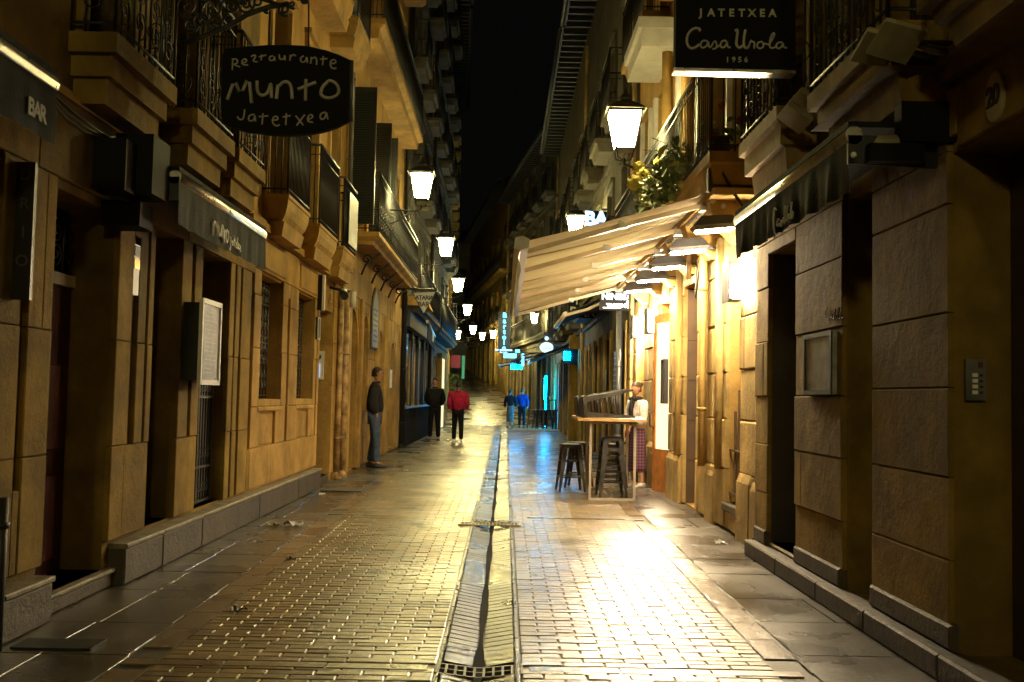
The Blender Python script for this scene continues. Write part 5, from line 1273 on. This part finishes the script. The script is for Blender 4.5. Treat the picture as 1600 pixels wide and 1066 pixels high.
# red sign, green light, lit doorway, plant by it on the left
tag(MB().box(*(lambda a, b: (a.x, b.x, 50, 50.06, b.z, a.z))(at(705, 555, 50), at(719, 575, 50))).build('red_sign', 'red', org=at(712, 565, 50)), 'dim red square sign far down on the left', 'sign')
tag(MB().box(*(lambda a, b: (a.x, b.x, 52, 52.06, b.z, a.z))(at(722, 556, 52), at(725.5, 592, 52))).build('green_light_strip', 'green', org=at(724, 575, 52)), 'thin vertical green light strip right of the red sign', 'light')
t = thing('lit_doorway', 'tall narrow doorway spilling yellow light behind the man in black', 'doorway', (-2.45, 41, 0))
a = onx(687, 600, -2.45); MB().box(-2.47, -2.44, 39.2, 41.4, .05, 2.75).build('lit_opening', 'doorlight', t)
q = MB(); q.box(-2.6, -2.40, 39.0, 39.2, 0, 2.9); q.box(-2.6, -2.40, 41.4, 41.7, 0, 2.9); q.box(-2.6, -2.40, 39.2, 41.4, 2.75, 2.9); q.build('door_frame', 'stone_dark', t)
t = thing('potted_shrub', 'dark shrub in a pot far down on the left behind the man in red', 'plant', (-2.75, 53, .6))
q = MB(); q.rings([[(-2.6+r_*math.cos(a*PI/5), 53+r_*math.sin(a*PI/5), z) for a in range(10)] for r_, z in ((.2, .55), (.3, 1.0))]); q.build('pot', 'plinth', t)
q = MB()
for k in range(260):
    p = Vector((random.gauss(-2.6, .27), random.gauss(53, .2), random.uniform(1.0, 2.4))); n = Vector((random.uniform(-1, 1), random.uniform(-1, 1), random.uniform(-1, 1))).normalized()*.09; o_ = n.orthogonal().normalized()*.03
    q.add([p-n, p+o_, p+n, p-o_], [(0, 1, 2, 3)])
q.build('foliage', 'leaf', t, kind='stuff', recalc=False)
# pale awnings of the far bars on the right
def slimawn(label, y0, y1, x0, x1, z0, z1, m, m2):
    t = thing('far_awning', label, 'awning', (x0, y0, z0))
    q = MB(); q.add([(x0, y0, z0), (x1, y0, z1), (x1, y1, z1), (x0, y1, z0), (x0, y0, z0-.03), (x1, y0, z1-.03), (x1, y1, z1-.03), (x0, y1, z0-.03)], [(0, 1, 2, 3), (4, 5, 6, 7), (0, 1, 5, 4), (1, 2, 6, 5), (2, 3, 7, 6), (3, 0, 4, 7)]); q.build('canvas', m, t)
    q = MB(); q.tube([(x1, y0-.02, z1-.03), (x1, y1+.02, z1-.03)], .05, 8); q.build('front_bar', m2, t)
    q = MB(); q.tube([(x0, y0, z0-.08), ((x0+x1)/2, y0, (z0+z1)/2-.12), (x1, y0, z1-.06)], .035, 6); q.build('folding_arm', m2, t)
    return t
slimawn('narrow yellow lit awning arm showing below the tavern light box', 21.5, 25.5, 2.2, 1.25, 3.5, 3.1, 'cloth_black', 'armpaint')
slimawn('dark awning beyond the cyan square light', 33, 39, 2.2, .9, 3.1, 2.6, 'cloth_black', 'grey_metal')
slimawn('pale edged awning next to the brightest cyan sign', 46, 50, 1.7, -.25, 3.3, 2.75, 'cloth_black', 'white')
# terrace screen, far stools and table
t = thing('terrace_planter', 'low pale edging strip on the ground under the far stools', 'edging', (1.6, 40, 0))
MB().box(.35, 2.2, 40.4, 40.5, 0, .06).build('edging_board', 'white', t)
tag(MB().box(1.95, 2.2, 31.0, 31.35, 0, 3.2).build('dark_pillar', 'stone_dark', org=(2.05, 31, 0)), 'dark pillar standing at the right wall beside the far stools', 'pillar')

# ------------------------------------------------------------------ stools and table
M['stoolm'] = mat('black_stool_metal', (.06, .056, .052), .35, .3, 9, .15, 70, metal=.5)
def stool(label, cat='stool', h=.66, loc=(0, 0, 0), grp='black metal bar stools', nm='bar_stool'):
    t = thing(nm, label, cat, loc, grp); L = Vector(loc); q = MB(); s_ = .135
    def rr(k, z): 
        o = []
        for cx, cy, a0 in ((1, 1, 0), (-1, 1, PI/2), (-1, -1, PI), (1, -1, 3*PI/2)):
            for i in range(4): a = a0+PI/2*i/3; o.append(L+Vector(((cx*(k-.04)+.04*math.cos(a)), (cy*(k-.04)+.04*math.sin(a)), z)))
        return o
    q.rings([rr(s_+.012, h-.05), rr(s_+.008, h-.008), rr(s_-.01, h), rr(s_-.03, h-.004)]); q.build('seat', 'stoolm', t)
    for a in (-1, 1):
        for b in (-1, 1):
            q = MB(); top = L+Vector((a*s_*.92, b*s_*.92, h-.02)); bot = L+Vector((a*.185, b*.185, 0)); u = Vector((a, 0, 0)); v = Vector((0, b, 0))
            sec = lambda p, w_: [p+u*.006, p+u*.006-v*w_, p-v*w_, p-v*.006*0-u*0+Vector((0, 0, 0)), p-u*w_, p-u*w_+v*.006, p+v*.006+u*.006]
            q.rings([sec(top, .062), sec(top+(bot-top)*.5, .045), sec(bot, .022)]); q.build('leg', 'stoolm', t)
    for z, nme in ((.20, 'footrest'), (.42, 'brace')):
        k = s_*.92+(.185-s_*.92)*(1-z/h)-.012; q = MB()
        for (xa, ya), (xb, yb) in (((-k, -k), (k, -k)), ((k, -k), (k, k)), ((k, k), (-k, k)), ((-k, k), (-k, -k))): q.tube([L+Vector((xa, ya, z)), L+Vector((xb, yb, z))], .011, 5)
        q.build(nme, 'stoolm', t)
    return t
st0 = stool('black metal bar stool standing left of the high table')
st0.location = (.95, 14.45, 0); st0.rotation_euler = (0, 0, R(6))
def more(loc, rot, label, sc=1):
    c = copy_tree(st0); c.location = loc; c.rotation_euler = rot; c['label'] = label; c.scale = (sc,)*3; return c
more((1.12, 15.1, 0), (0, 0, R(-12)), 'black bar stool behind the one left of the high table')
more((1.45, 13.72, 0), (0, 0, R(3)), 'lower of the two nested stools at the near end of the high table')
more((1.45, 13.72, .135), (0, 0, R(3)), 'upper of the two nested stools at the near end of the high table')
more((1.52, 14.75, 0), (0, 0, R(-6)), 'black bar stool half hidden under the far part of the high table')
more((2.0, 15.95, 0), (0, 0, R(20)), 'black bar stool by the wall carrying the red patterned bag')
# stools laid on their side on the table: seats to the left, legs to the right
for k, (y, dx) in enumerate(((13.35, 0), (13.72, .02), (14.1, -.02), (14.5, .01))):
    lab = ('black stool lying on its side on the table, nearest of four', 'black stool lying on its side on the table, second from the near end', 'black stool lying on its side on the table, second from the far end', 'black stool lying on its side on the table, farthest of four')[k]
    c = more((1.66+dx, y, 1.055+.19), (0, R(-95.3), R(4)), lab)
M['tableleg'] = mat('dull_beige_metal', (.38, .33, .27), .5, .15, 8, .15, 60)
T = thing('high_table', 'tall wooden topped table with pale metal frames under the awning', 'table', (1.4, 14, 0))
q = MB(); q.rings([[(.95, 13.1, 1.015), (1.82, 13.0, 1.015), (1.95, 15.0, 1.015), (1.0, 15.1, 1.015)], [(.95, 13.1, 1.05), (1.82, 13.0, 1.05), (1.95, 15.0, 1.05), (1.0, 15.1, 1.05)]]); q.build('tabletop', 'wood_table', T)
for y in (13.2, 14.75):
    q = MB(); xa, xb = (1.12, 1.69) if y < 14 else (1.2, 1.78)
    for x in (xa, xb): q.box(x-.016, x+.016, y-.016, y+.016, 0, 1.01)
    q.box(xa+.016, xb-.016, y-.016, y+.016, 0, .03); q.box(xa+.016, xb-.016, y-.016, y+.016, .98, 1.01); q.build('leg_frame', 'tableleg', T)
q = MB()
for x in (1.17, 1.72): q.box(x-.015, x+.015, 13.222, 14.728, .975, 1.005)
q.build('side_rail', 'white', T)
M['bag'] = cloth('red_patterned_cloth', (.22, .04, .045), (.45, .30, .22))
t = thing('patterned_bag', 'red patterned bag slumped on the stool by the wall', 'bag', (2.02, 15.9, .67))
q = MB(); q.sphere((2.02, 15.9, .77), .15, .13, .11, 14, 9, .004); q.build('bag_body', 'bag', t); q = MB(); q.tube([(1.9, 15.88, .8), (1.96, 15.86, .94), (2.08, 15.86, .94), (2.14, 15.88, .8)], .01, 6); q.build('strap', 'bag', t)
# far stools and table
for i, (x, y, lab) in enumerate(((1.15, 41.3, 'far dark stool nearest the walking couple'), (1.42, 41.2, 'far dark stool second from the walking couple'), (1.65, 40.9, 'far dark stool just left of the far small table'), (2.02, 41.0, 'far dark stool right of the far small table'))):
    more((x, y, 0), (0, 0, .3*i), lab, 1.25)
t = thing('small_table', 'small dark high table with a glass on it far down the right side', 'table', (1.85, 41.4, 0))
q = MB(); q.box(1.6, 2.1, 41.15, 41.6, 1.18, 1.22); q.build('tabletop', 'iron', t)
for x in (1.63, 2.07):
    for y in (41.18, 41.57): MB().box(x-.02, x+.02, y-.02, y+.02, 0, 1.18).build('leg', 'iron', t)
q = MB(); q.rings([[(1.85+r_*math.cos(a*PI/4), 41.35+r_*math.sin(a*PI/4), z) for a in range(8)] for r_, z in ((.035, 1.22), (.05, 1.36))]); tag(q.build('drinking_glass', 'white', org=(1.85, 41.35, 1.22)), 'pale glass left on the far small table', 'glass')
def crumple(x, y, r_, lab, m='litter_w'):
    q = MB(); n, k = 7, 5                       # one crumpled sheet
    vs = [(x+(a/(n-1)-.5)*2.6*r_+random.uniform(-.3, .3)*r_, y+(b/(k-1)-.5)*1.8*r_+random.uniform(-.3, .3)*r_, .004+abs(random.gauss(0, .4))*r_) for a in range(n) for b in range(k)]
    q.add(vs, [(a*k+b, a*k+b+1, (a+1)*k+b+1, (a+1)*k+b) for a in range(n-1) for b in range(k-1)])
    tag(q.build('plastic_scrap', m, org=(x, y, 0), recalc=False), lab, 'litter')
crumple(-2.2, 10.0, .045, 'crumpled yellow wrapper on the left sidewalk', 'litter_y')
crumple(-2.02, 10.05, .07, 'crumpled clear plastic beside the yellow wrapper'); crumple(-2.1, 8.9, .03, 'tiny white scrap near the gutter edge of the left sidewalk')
crumple(-2.3, 13.2, .03, 'white scrap beside the linear drain strip'); crumple(2.0, 9.4, .04, 'white scrap at the foot of the lit right wall', 'litter_w'); crumple(-1.65, 17.6, .03, 'white scrap at the paving edge near the man in jeans')
crumple(-1.55, 6.15, .035, 'dark leaf scrap on the wet bricks at lower left', 'wood_dark'); crumple(-1.62, 8.0, .03, 'dark scrap on the brick edging by the left sidewalk', 'wood_dark')

# ------------------------------------------------------------------ plants on the right balcony
t = thing('hydrangea_plant', 'leafy hydrangea with yellow flower heads hanging over the awning by the lantern', 'plant', (1.75, 12, 3.7))
lm = []
def leafmesh(s_):
    b = MB(); pts = [(0, 0, 0), (.3, .35, .06), (.35, .7, .03), (0, 1.15, -.05), (-.35, .7, .03), (-.3, .35, .06), (0, .5, -.02)]
    b.add([Vector(p)*s_ for p in pts], [(0, 1, 6), (1, 2, 6), (2, 3, 6), (3, 4, 6), (4, 5, 6), (5, 0, 6)], True); return b
o = leafmesh(.11).build('leaf', 'leaf'); l1 = o.data; bpy.data.objects.remove(o)
o = leafmesh(.11).build('leaf', 'leaf_y'); l2 = o.data; bpy.data.objects.remove(o)
def leaves(t, n, zone, yel, sc=(.7, 1.4)):
    for k in range(n):
        c = zone(); o = bpy.data.objects.new('leaf', l2 if random.random() < yel else l1); COL.objects.link(o); o.parent = t
        o.location = c-ORG[t.name]; o.rotation_euler = (random.uniform(-1.2, 1.2), random.uniform(-1, 1), random.uniform(0, 6.28)); s_ = random.uniform(*sc); o.scale = (s_, s_, s_)
zone = lambda: Vector((random.gauss(1.70, .06), random.triangular(9.8, 12.7, 12.2), random.triangular(3.45, 4.02, 3.7)))
leaves(t, 220, zone, .5, (.7, 1.3))
q = MB()
for k in range(700):
    c = zone(); n = Vector((random.uniform(-1, 1), random.uniform(-1, 1), random.uniform(-1, 1))).normalized()*random.uniform(.025, .05); o_ = n.orthogonal().normalized()*n.length*.5
    q.add([c-n, c+o_, c+n, c-o_], [(0, 1, 2), (0, 2, 3)])
q.build('small_leaves', 'leaf', t, kind='stuff', recalc=False)
for u, v, Y, r_ in ((994, 287, 12.35, .12), (1005, 275, 12.4, .10), (1024, 277, 12.3, .095), (998, 262, 12.45, .08), (1028, 255, 12.5, .07)):
    q = MB(); c = at(u, v, Y)
    for k in range(150):
        a = Vector((random.gauss(0, 1), random.gauss(0, 1), random.gauss(0, 1))).normalized()*r_*random.uniform(.75, 1.05); n = a.normalized().orthogonal()*.018; m_ = n.cross(a).normalized()*.018
        q.add([c+a-n, c+a+m_, c+a+n, c+a-m_], [(0, 1, 2, 3)])
    q.sphere(c, r_*.75, n=8, m=6); q.build('flower_head', 'flower_y', t, recalc=False)
q = MB()
for k in range(12):
    a = at(1040+k*6, 262, 12.2); b = at(1000+random.uniform(0, 90), random.uniform(215, 290), 11.9); q.tube([a, (a+b)/2+Vector((0, 0, .1)), b], .006, 4)
q.build('stems', 'leaf', t, kind='stuff')
t = thing('geranium_pots', 'red flowering geraniums behind the railing of the right balcony', 'plant', (2.1, 9.9, 3.6))
q = MB(); q.box(1.9, 2.05, 9.45, 10.9, 3.61, 3.78); q.build('planter', 'plinth', t)
leaves(t, 130, lambda: Vector((random.uniform(1.88, 2.22), random.uniform(9.42, 11.0), random.uniform(3.75, 4.0))), .1, (.4, .9))
q = MB()
for k in range(8):
    c = Vector((random.uniform(1.9, 2.2), random.uniform(9.4, 10.6), random.uniform(3.85, 4.12)))
    for j in range(22):
        a = Vector((random.gauss(0, 1), random.gauss(0, 1), random.gauss(0, 1))).normalized()*.035; n = a.normalized().orthogonal()*.014; m_ = n.cross(a).normalized()*.014
        q.add([c+a-n, c+a+m_, c+a+n, c+a-m_], [(0, 1, 2, 3)])
q.build('red_flowers', 'flower_r', t, kind='stuff', recalc=False)
tag(MB().rings([[at(1008, 303, 12), at(1016, 303, 12), at(1018, 318, 12), at(1006, 318, 12)], [v+Vector((0, .12, 0)) for v in (at(1008, 303, 12), at(1016, 303, 12), at(1018, 318, 12), at(1006, 318, 12))]]).build('blue_cloth', mat('blue_cloth', (.03, .06, .2), .8), org=at(1012, 310, 12)), 'small blue folded cloth under the yellow hydrangea', 'cloth')

# cables sagging under the left and right cornices
def cable(label, pts, r_=.008, n=1):
    q = MB()
    for j in range(n):
        P_ = [Vector(p)+Vector((0, 0, random.uniform(-.03, .03))) for p in pts]; o = []
        for a, b in zip(P_[:-1], P_[1:]):
            sg = random.uniform(.02, .07)*(b-a).length
            for i in range(8): s_ = i/8; o.append(a.lerp(b, s_)-Vector((0, 0, sg*4*s_*(1-s_))))
        o.append(P_[-1]); q.tube(o, r_, 5)
    tag(q.build('cable_bundle', 'iron', org=pts[0]), label, 'cables')
cable('tangle of black cables along the cornice over the BAR awning and doorway', [(-2.53, 3.0, 3.06), (-2.54, 5.4, 2.95), (-2.55, 6.6, 2.92)], .0055, 4)
cable('sagging loose cables below the nearest left balcony', [(-2.57, 5.6, 2.92), (-2.58, 5.95, 2.72), (-2.58, 6.5, 2.84)], .004, 3)
cable('black cables running on top of the restaurant awning', [(-2.5, 6.6, 2.9), (-2.53, 8.0, 2.88), (-2.53, 9.6, 2.92)], .009, 5)
cable('cable looping down the lit wall beside the recess', [(2.24, 11.7, 3.1), (2.2, 11.85, 2.5), (2.23, 11.95, 2.9)], .01, 4)
cable('thin cable hanging from the awning end on the right', [(1.95, 9.35, 3.45), (2.1, 9.3, 3.15), (2.2, 9.2, 3.0)], .008, 2)
cable('string of small lights crossing the far street', [(-1.5, 60, 5.1), (-.2, 60, 5.15), (1.3, 60, 5.9)], .012, 1)
# washing on an upper balcony
q = MB(); a = at(545, 0, 14.4); q.rings([[a+Vector((0, 0, .1)), a+Vector((.1, 0, .1)), a+Vector((.14, .02, -.25)), a+Vector((.04, .02, -.2))], [v+Vector((0, .03, 0)) for v in (a+Vector((0, 0, .1)), a+Vector((.1, 0, .1)), a+Vector((.14, .02, -.25)), a+Vector((.04, .02, -.2)))]]); tag(q.build('hanging_towel', 'paper', org=a), 'pale cloth hanging from the upper left balcony railing', 'towel')
tag(MB().box(-2.285, -2.275, 14.6, 15.4, 3.45, 4.2).build('balcony_banner', 'paper', org=(-2.28, 15, 3.5)), 'pale printed banner tied to the third ochre balcony on the left', 'banner')

# ------------------------------------------------------------------ people
def skin(nodes_, edges, rad, lvl=2):
    me = bpy.data.meshes.new('s'); me.from_pydata(nodes_, edges, []); ob = bpy.data.objects.new('s', me); COL.objects.link(ob)
    md = ob.modifiers.new('k', 'SKIN'); md.use_smooth_shade = True
    for i, r_ in enumerate(rad):
        sv = me.skin_vertices[0].data[i]; sv.radius = (r_, r_) if not isinstance(r_, tuple) else r_; sv.use_root = (i == 0)
    sb = ob.modifiers.new('u', 'SUBSURF'); sb.levels = lvl
    m2 = bpy.data.meshes.new_from_object(ob.evaluated_get(bpy.context.evaluated_depsgraph_get()))
    vs = [v.co.copy() for v in m2.vertices]; fs = [tuple(p.vertices) for p in m2.polygons]
    bpy.data.meshes.remove(m2); bpy.data.objects.remove(ob); bpy.data.meshes.remove(me)
    return vs, fs
M['skin'] = mat('skin', (.42, .22, .14), .55, .1, 9, .1, 60, tint=.02)
def person(label, loc, rz, h, arms_, legs, jm, tm, sm, hm, fat=1.0, jlen=.5, skirt=None, scarf=None, hairlong=False, headturn=0, lean=0, jmname='jacket'):
    t = thing('person', label, 'person', loc); o0 = Vector(loc); rot = Matrix.Rotation(rz, 3, 'Z')
    T_ = lambda p: o0+rot @ (Vector(p)*h)
    def addskin(q, nd, ed, rd, lvl=2):
        vs, fs = skin([Vector(p)*h for p in nd], ed, [tuple(x*h for x in r_) if isinstance(r_, tuple) else r_*h for r_ in rd], lvl)
        q.add([o0+rot @ v for v in vs], fs, True)
    # joints (front is +y, in units of height)
    pel = (0, 0, .525); wst = (0, lean*.2, .62); chs = (0, lean*.5, .73); nk = (0, lean, .825); nk2 = (0, lean+.008, .875)
    SH = [(-.098*fat, lean*.8, .795), (.098*fat, lean*.8, .795)]
    nd = [pel, wst, chs, nk, nk2]; ed = [(0, 1), (1, 2), (2, 3), (3, 4)]; rd = [.045, .05*fat, (.072*fat, .055*fat), .03, .03]
    def arms_nodes(r0, off):
        for s_, (el, wr, hd) in enumerate(arms_):
            b = len(nd); nd.extend([SH[s_], el, wr, hd]); ed.extend([(2, b), (b, b+1), (b+1, b+2), (b+2, b+3)]); rd.extend([r0[0], r0[1], r0[2], r0[3]])
    arms_nodes((.032, .024, .017, .02), 0)
    for s_, (hp, kn, an, toe) in enumerate(legs):
        b = len(nd); nd.extend([hp, kn, an, toe]); ed.extend([(0, b), (b, b+1), (b+1, b+2), (b+2, b+3)]); rd.extend([.045, .032, .022, .018])
    q = MB(); addskin(q, nd, ed, rd)
    # head with face
    hc = Vector((0, lean+.018, .935)); hr = Matrix.Rotation(headturn, 3, 'Z')
    n, m_ = 16, 12; rs = []
    for j in range(m_+1):
        th = PI*j/m_; st = max(math.sin(th), .03); zz = -math.cos(th); row_ = []
        for k in range(n):
            a = 2*PI*k/n; x = .042*st*math.cos(a); y = .054*st*math.sin(a)
            if zz < -.1: x *= 1-.25*(-zz); y *= 1-.12*(-zz)
            if y > 0 and abs(x) < .012 and -.35 < zz < .15: y += .012*(1-abs(zz+.15)*2.2)
            if y > 0 and abs(zz-.08) < .12 and .008 < abs(x) < .03: y -= .004
            row_.append(o0+rot @ ((hc+hr @ Vector((x, y, .066*zz)))*h))
        rs.append(row_)
    q.rings(rs, True, True)
    hp_ = lambda x, y, z: o0+rot @ ((hc+hr @ Vector((x, y, z)))*h)
    for s_ in (-1, 1): q.sphere(hp_(s_*.043, -.004, -.002), .006*h, .012*h, .017*h, 6, 5)
    # fingers
    for s_, (el, wr, hd) in enumerate(arms_):
        wv = Vector(wr); hv = Vector(hd); d_ = (hv-wv); d_ = d_.normalized() if d_.length else Vector((0, 0, -1)); sd = d_.orthogonal().normalized(); cr = Vector((0, 1, 0)) if abs(d_.y) < .8 else Vector((0, 0, 1))
        for k in range(4):
            L_ = (.036, .042, .040, .032)[k]; b_ = hv+cr*(k-1.5)*.0105
            q.tube([T_(b_), T_(b_+d_*L_*.5), T_(b_+d_*L_*.8+sd*.006), T_(b_+d_*L_+sd*.014)], .0052*h, 5, .0038*h)
        q.tube([T_(wv+d_*.018), T_(wv+d_*.03+cr*.026), T_(wv+d_*.052+cr*.03)], .006*h, 5, .0045*h)
    q.build('body', 'skin', t)
    e = MB()
    for s_ in (-1, 1): e.sphere(hp_(s_*.017, .047, .006), .005*h, .004*h, .0035*h, 6, 4)
    e.build('eyes', 'iron', t)
    e = MB(); e.tube([hp_(-.014, .047, -.03), hp_(0, .051, -.031), hp_(.014, .047, -.03)], .0025*h, 4); e.build('mouth', 'flower_r', t)
    # hair: cap over the skull, open at the face
    q = MB(); rs = []
    for j in range(9):
        th = PI*.5*j/8; zz = math.cos(th)
        row_ = []
        for k in range(n):
            a = 2*PI*k/n; st = math.sin(th); x = .047*st*math.cos(a); y = .059*st*math.sin(a)-.004; z = .071*zz
            if j == 8: z = -.012 if math.sin(a) > .35 and not hairlong else (-.03 if math.sin(a) < .35 else .022)
            if math.sin(a) > .35 and j >= 6: z = max(z, .03)
            row_.append(hp_(x, y, z))
        rs.append(row_)
    q.rings(rs, True, True)
    if hairlong: q.sphere(hp_(0, -.062, .045), .028*h, n=8, m=6); 
    q.build('hair', hm, t)
    # trousers and shoes
    if tm:
        nd = [pel]; ed = []; rd = [.058*fat]
        for (hp2, kn, an, toe) in legs:
            b = len(nd); an2 = tuple(Vector(an)+Vector((0, 0, .0))); mid = tuple(Vector(kn).lerp(Vector(hp2), .5)); nd += [hp2, mid, kn, an2]; ed += [(0, b), (b, b+1), (b+1, b+2), (b+2, b+3)]; rd += [.056*min(fat, 1.15), .053, .043, .037]
        q = MB(); addskin(q, nd, ed, rd); q.build('trousers', tm, t)
    for (hp2, kn, an, toe) in legs:
        q = MB(); a = Vector(an); b = Vector(toe); d_ = (b-a); d_.z = 0; d_.normalize(); sx = d_.cross(Vector((0, 0, 1)))
        rs = []
        for s_, w_, hh in ((-.035, .018, .038), (-.01, .024, .05), (.035, .026, .04), (.075, .028, .024), (.105, .018, .014)):
            c = Vector((a.x, a.y, 0))+d_*s_; z0 = min(a.z-.045, 0)+.0 if a.z < .07 else a.z-.045
            rs.append([T_(c-sx*w_+Vector((0, 0, z0))), T_(c+sx*w_+Vector((0, 0, z0))), T_(c+sx*w_*.8+Vector((0, 0, z0+hh))), T_(c-sx*w_*.8+Vector((0, 0, z0+hh)))])
        q.rings(rs, True, True); q.build('shoe', sm, t)
    # jacket
    nd = [(0, lean*.1, jlen+.03), wst, chs, (0, lean*.9, .822)]; ed = [(0, 1), (1, 2), (2, 3)]; rd = [.080*fat, .080*fat, (.090*fat, .074*fat), .038]
    for s_, (el, wr, hd) in enumerate(arms_):
        b = len(nd); nd.extend([SH[s_], el, tuple(Vector(wr).lerp(Vector(el), .06))]); ed.extend([(2, b), (b, b+1), (b+1, b+2)]); rd.extend([.046*min(fat, 1.25), .041*min(fat, 1.25), .031*min(fat, 1.25)])
    q = MB(); addskin(q, nd, ed, rd); q.build(jmname, jm, t)
    q = MB(); q.tube([T_((.034*math.cos(a), lean+.004+.034*math.sin(a), .842+.006*math.sin(a))) for a in [2*PI*k/12 for k in range(12)]], .013*h, 6, closed=True); q.build('collar', scarf or jm, t)
    if scarf:
        q = MB(); q.tube([T_((.045*math.cos(a), lean+.012+.045*math.sin(a), .838)) for a in [2*PI*k/12 for k in range(12)]], .026*h, 7, closed=True)
        q.tube([T_((-.01, lean+.055, .83)), T_((-.015, lean+.085, .74)), T_((-.02, lean+.075, .66))], .028*h, 7, .02*h); q.build('scarf', scarf, t)
    if skirt:
        q = MB(); rs = []
        for z, w_ in ((.56, .075), (.50, .088), (.35, .092), (.2, .098), (.155, .1)):
            rs.append([T_((w_*(1+.06*math.sin(k*2.1))*math.cos(2*PI*k/18), lean*.1+w_*.85*(1+.06*math.sin(k*2.1))*math.sin(2*PI*k/18), z)) for k in range(18)])
        q.rings(rs, True, True); q.build('skirt', skirt, t)
    return t
def stand(a=.05, st=.0): return [((-.045, 0, .50), (-.055, .01-st*.3, .28), (-.06, -.01-st, .045), (-.065, .06-st, .02)), ((.045, 0, .50), (.055, .01+st*.5, .28), (.06, .0+st, .045), (.065, .07+st, .02))]
navy = cloth('dark_jacket_cloth', (.022, .024, .032)); jeans = cloth('blue_denim', (.07, .11, .21)); blk = cloth('black_cloth', (.006, .006, .007)); red = cloth('crimson_jacket_cloth', (.34, .012, .05))
blue = cloth('royal_blue_cloth', (.01, .03, .15)); grey = cloth('grey_coat_cloth', (.12, .11, .10)); whitec = cloth('white_knit', (.66, .62, .58)); plaid = cloth('plaid_skirt_cloth', (.06, .025, .06), (.2, .1, .11)); scarfm = cloth('black_scarf', (.012, .012, .014))
M['hair_d'] = mat('dark_hair', (.022, .014, .009), .5, .3, 30, .5, 80); M['hair_b'] = mat('brown_hair', (.045, .02, .010), .5, .3, 30, .5, 80); M['shoe_d'] = mat('dark_shoe', (.02, .02, .022), .45, .2, 20, .2, 60); M['shoe_w'] = mat('white_shoe', (.6, .58, .55), .45, .2, 20, .2, 60)
# man in jeans, standing sideways with hands in pockets, facing the street
pock = lambda s_: ((s_*.128, -.03, .635), (s_*.098, .02, .525), (s_*.07, .02, .49))
p1 = person('man in dark jacket and blue jeans standing with hands in pockets by the left wall', (-2.30, 18.3, 0), R(-84), 1.78, [pock(-1), pock(1)], stand(st=.03), navy, jeans, 'shoe_d', 'hair_d', 1.22, .49)
g_ = MB(); 
for s_ in (-1, 1): g_.tube([Vector((-2.30, 18.3, 0))+Matrix.Rotation(R(-84), 3, 'Z') @ (Vector((s_*.018+.012*math.cos(a), .075, .942+.009*math.sin(a)))*1.78) for a in [2*PI*k/8 for k in range(8)]], .003, 4, closed=True)
g_.build('eyeglasses', 'iron', p1)
# two men walking away / towards
bk = lambda s_: ((s_*.135, -.02, .645), (s_*.08, -.07, .56), (s_*.03, -.085, .54))
person('man in black coat and trousers walking towards the camera with hands behind his back', (-2.0, 29.6, 0), R(176), 1.80, [bk(-1), bk(1)], stand(st=.05), blk, blk, 'shoe_d', 'hair_d', 1.15, .46)
wk = lambda s_: ((s_*.138, -.01, .64), (s_*.14, .03, .535), (s_*.13, .045, .50))
person('man in crimson padded jacket and black trousers walking away', (-1.28, 28.6, 0), R(4), 1.70, [wk(-1), wk(1)], stand(st=-.05), red, blk, 'shoe_w', 'hair_d', 1.28, .47)
person('woman in dark top and long grey coat skirt walking away arm in arm', (.26, 43.3, 0), R(0), 1.62, [wk(-1), wk(1)], stand(st=.04), blk, None, 'shoe_d', 'hair_d', 1.1, .52, skirt=grey)
person('man in blue jacket walking away on the cyan lit street', (.76, 43.6, 0), R(-4), 1.68, [wk(-1), wk(1)], stand(st=-.05), blue, blk, 'shoe_d', 'hair_d', 1.15, .48)
# woman behind the table
fw = lambda s_: ((s_*.13, .03, .63), (s_*.07, .14, .62), (s_*.05, .175, .625))
person('woman in white top, black scarf and plaid skirt standing behind the high table', (2.0, 15.3, 0), R(118), 1.56, [fw(-1), fw(1)], stand(), whitec, None, 'shoe_w', 'hair_b', 1.08, .53, skirt=plaid, scarf=scarfm, hairlong=True, headturn=R(10), lean=.012)
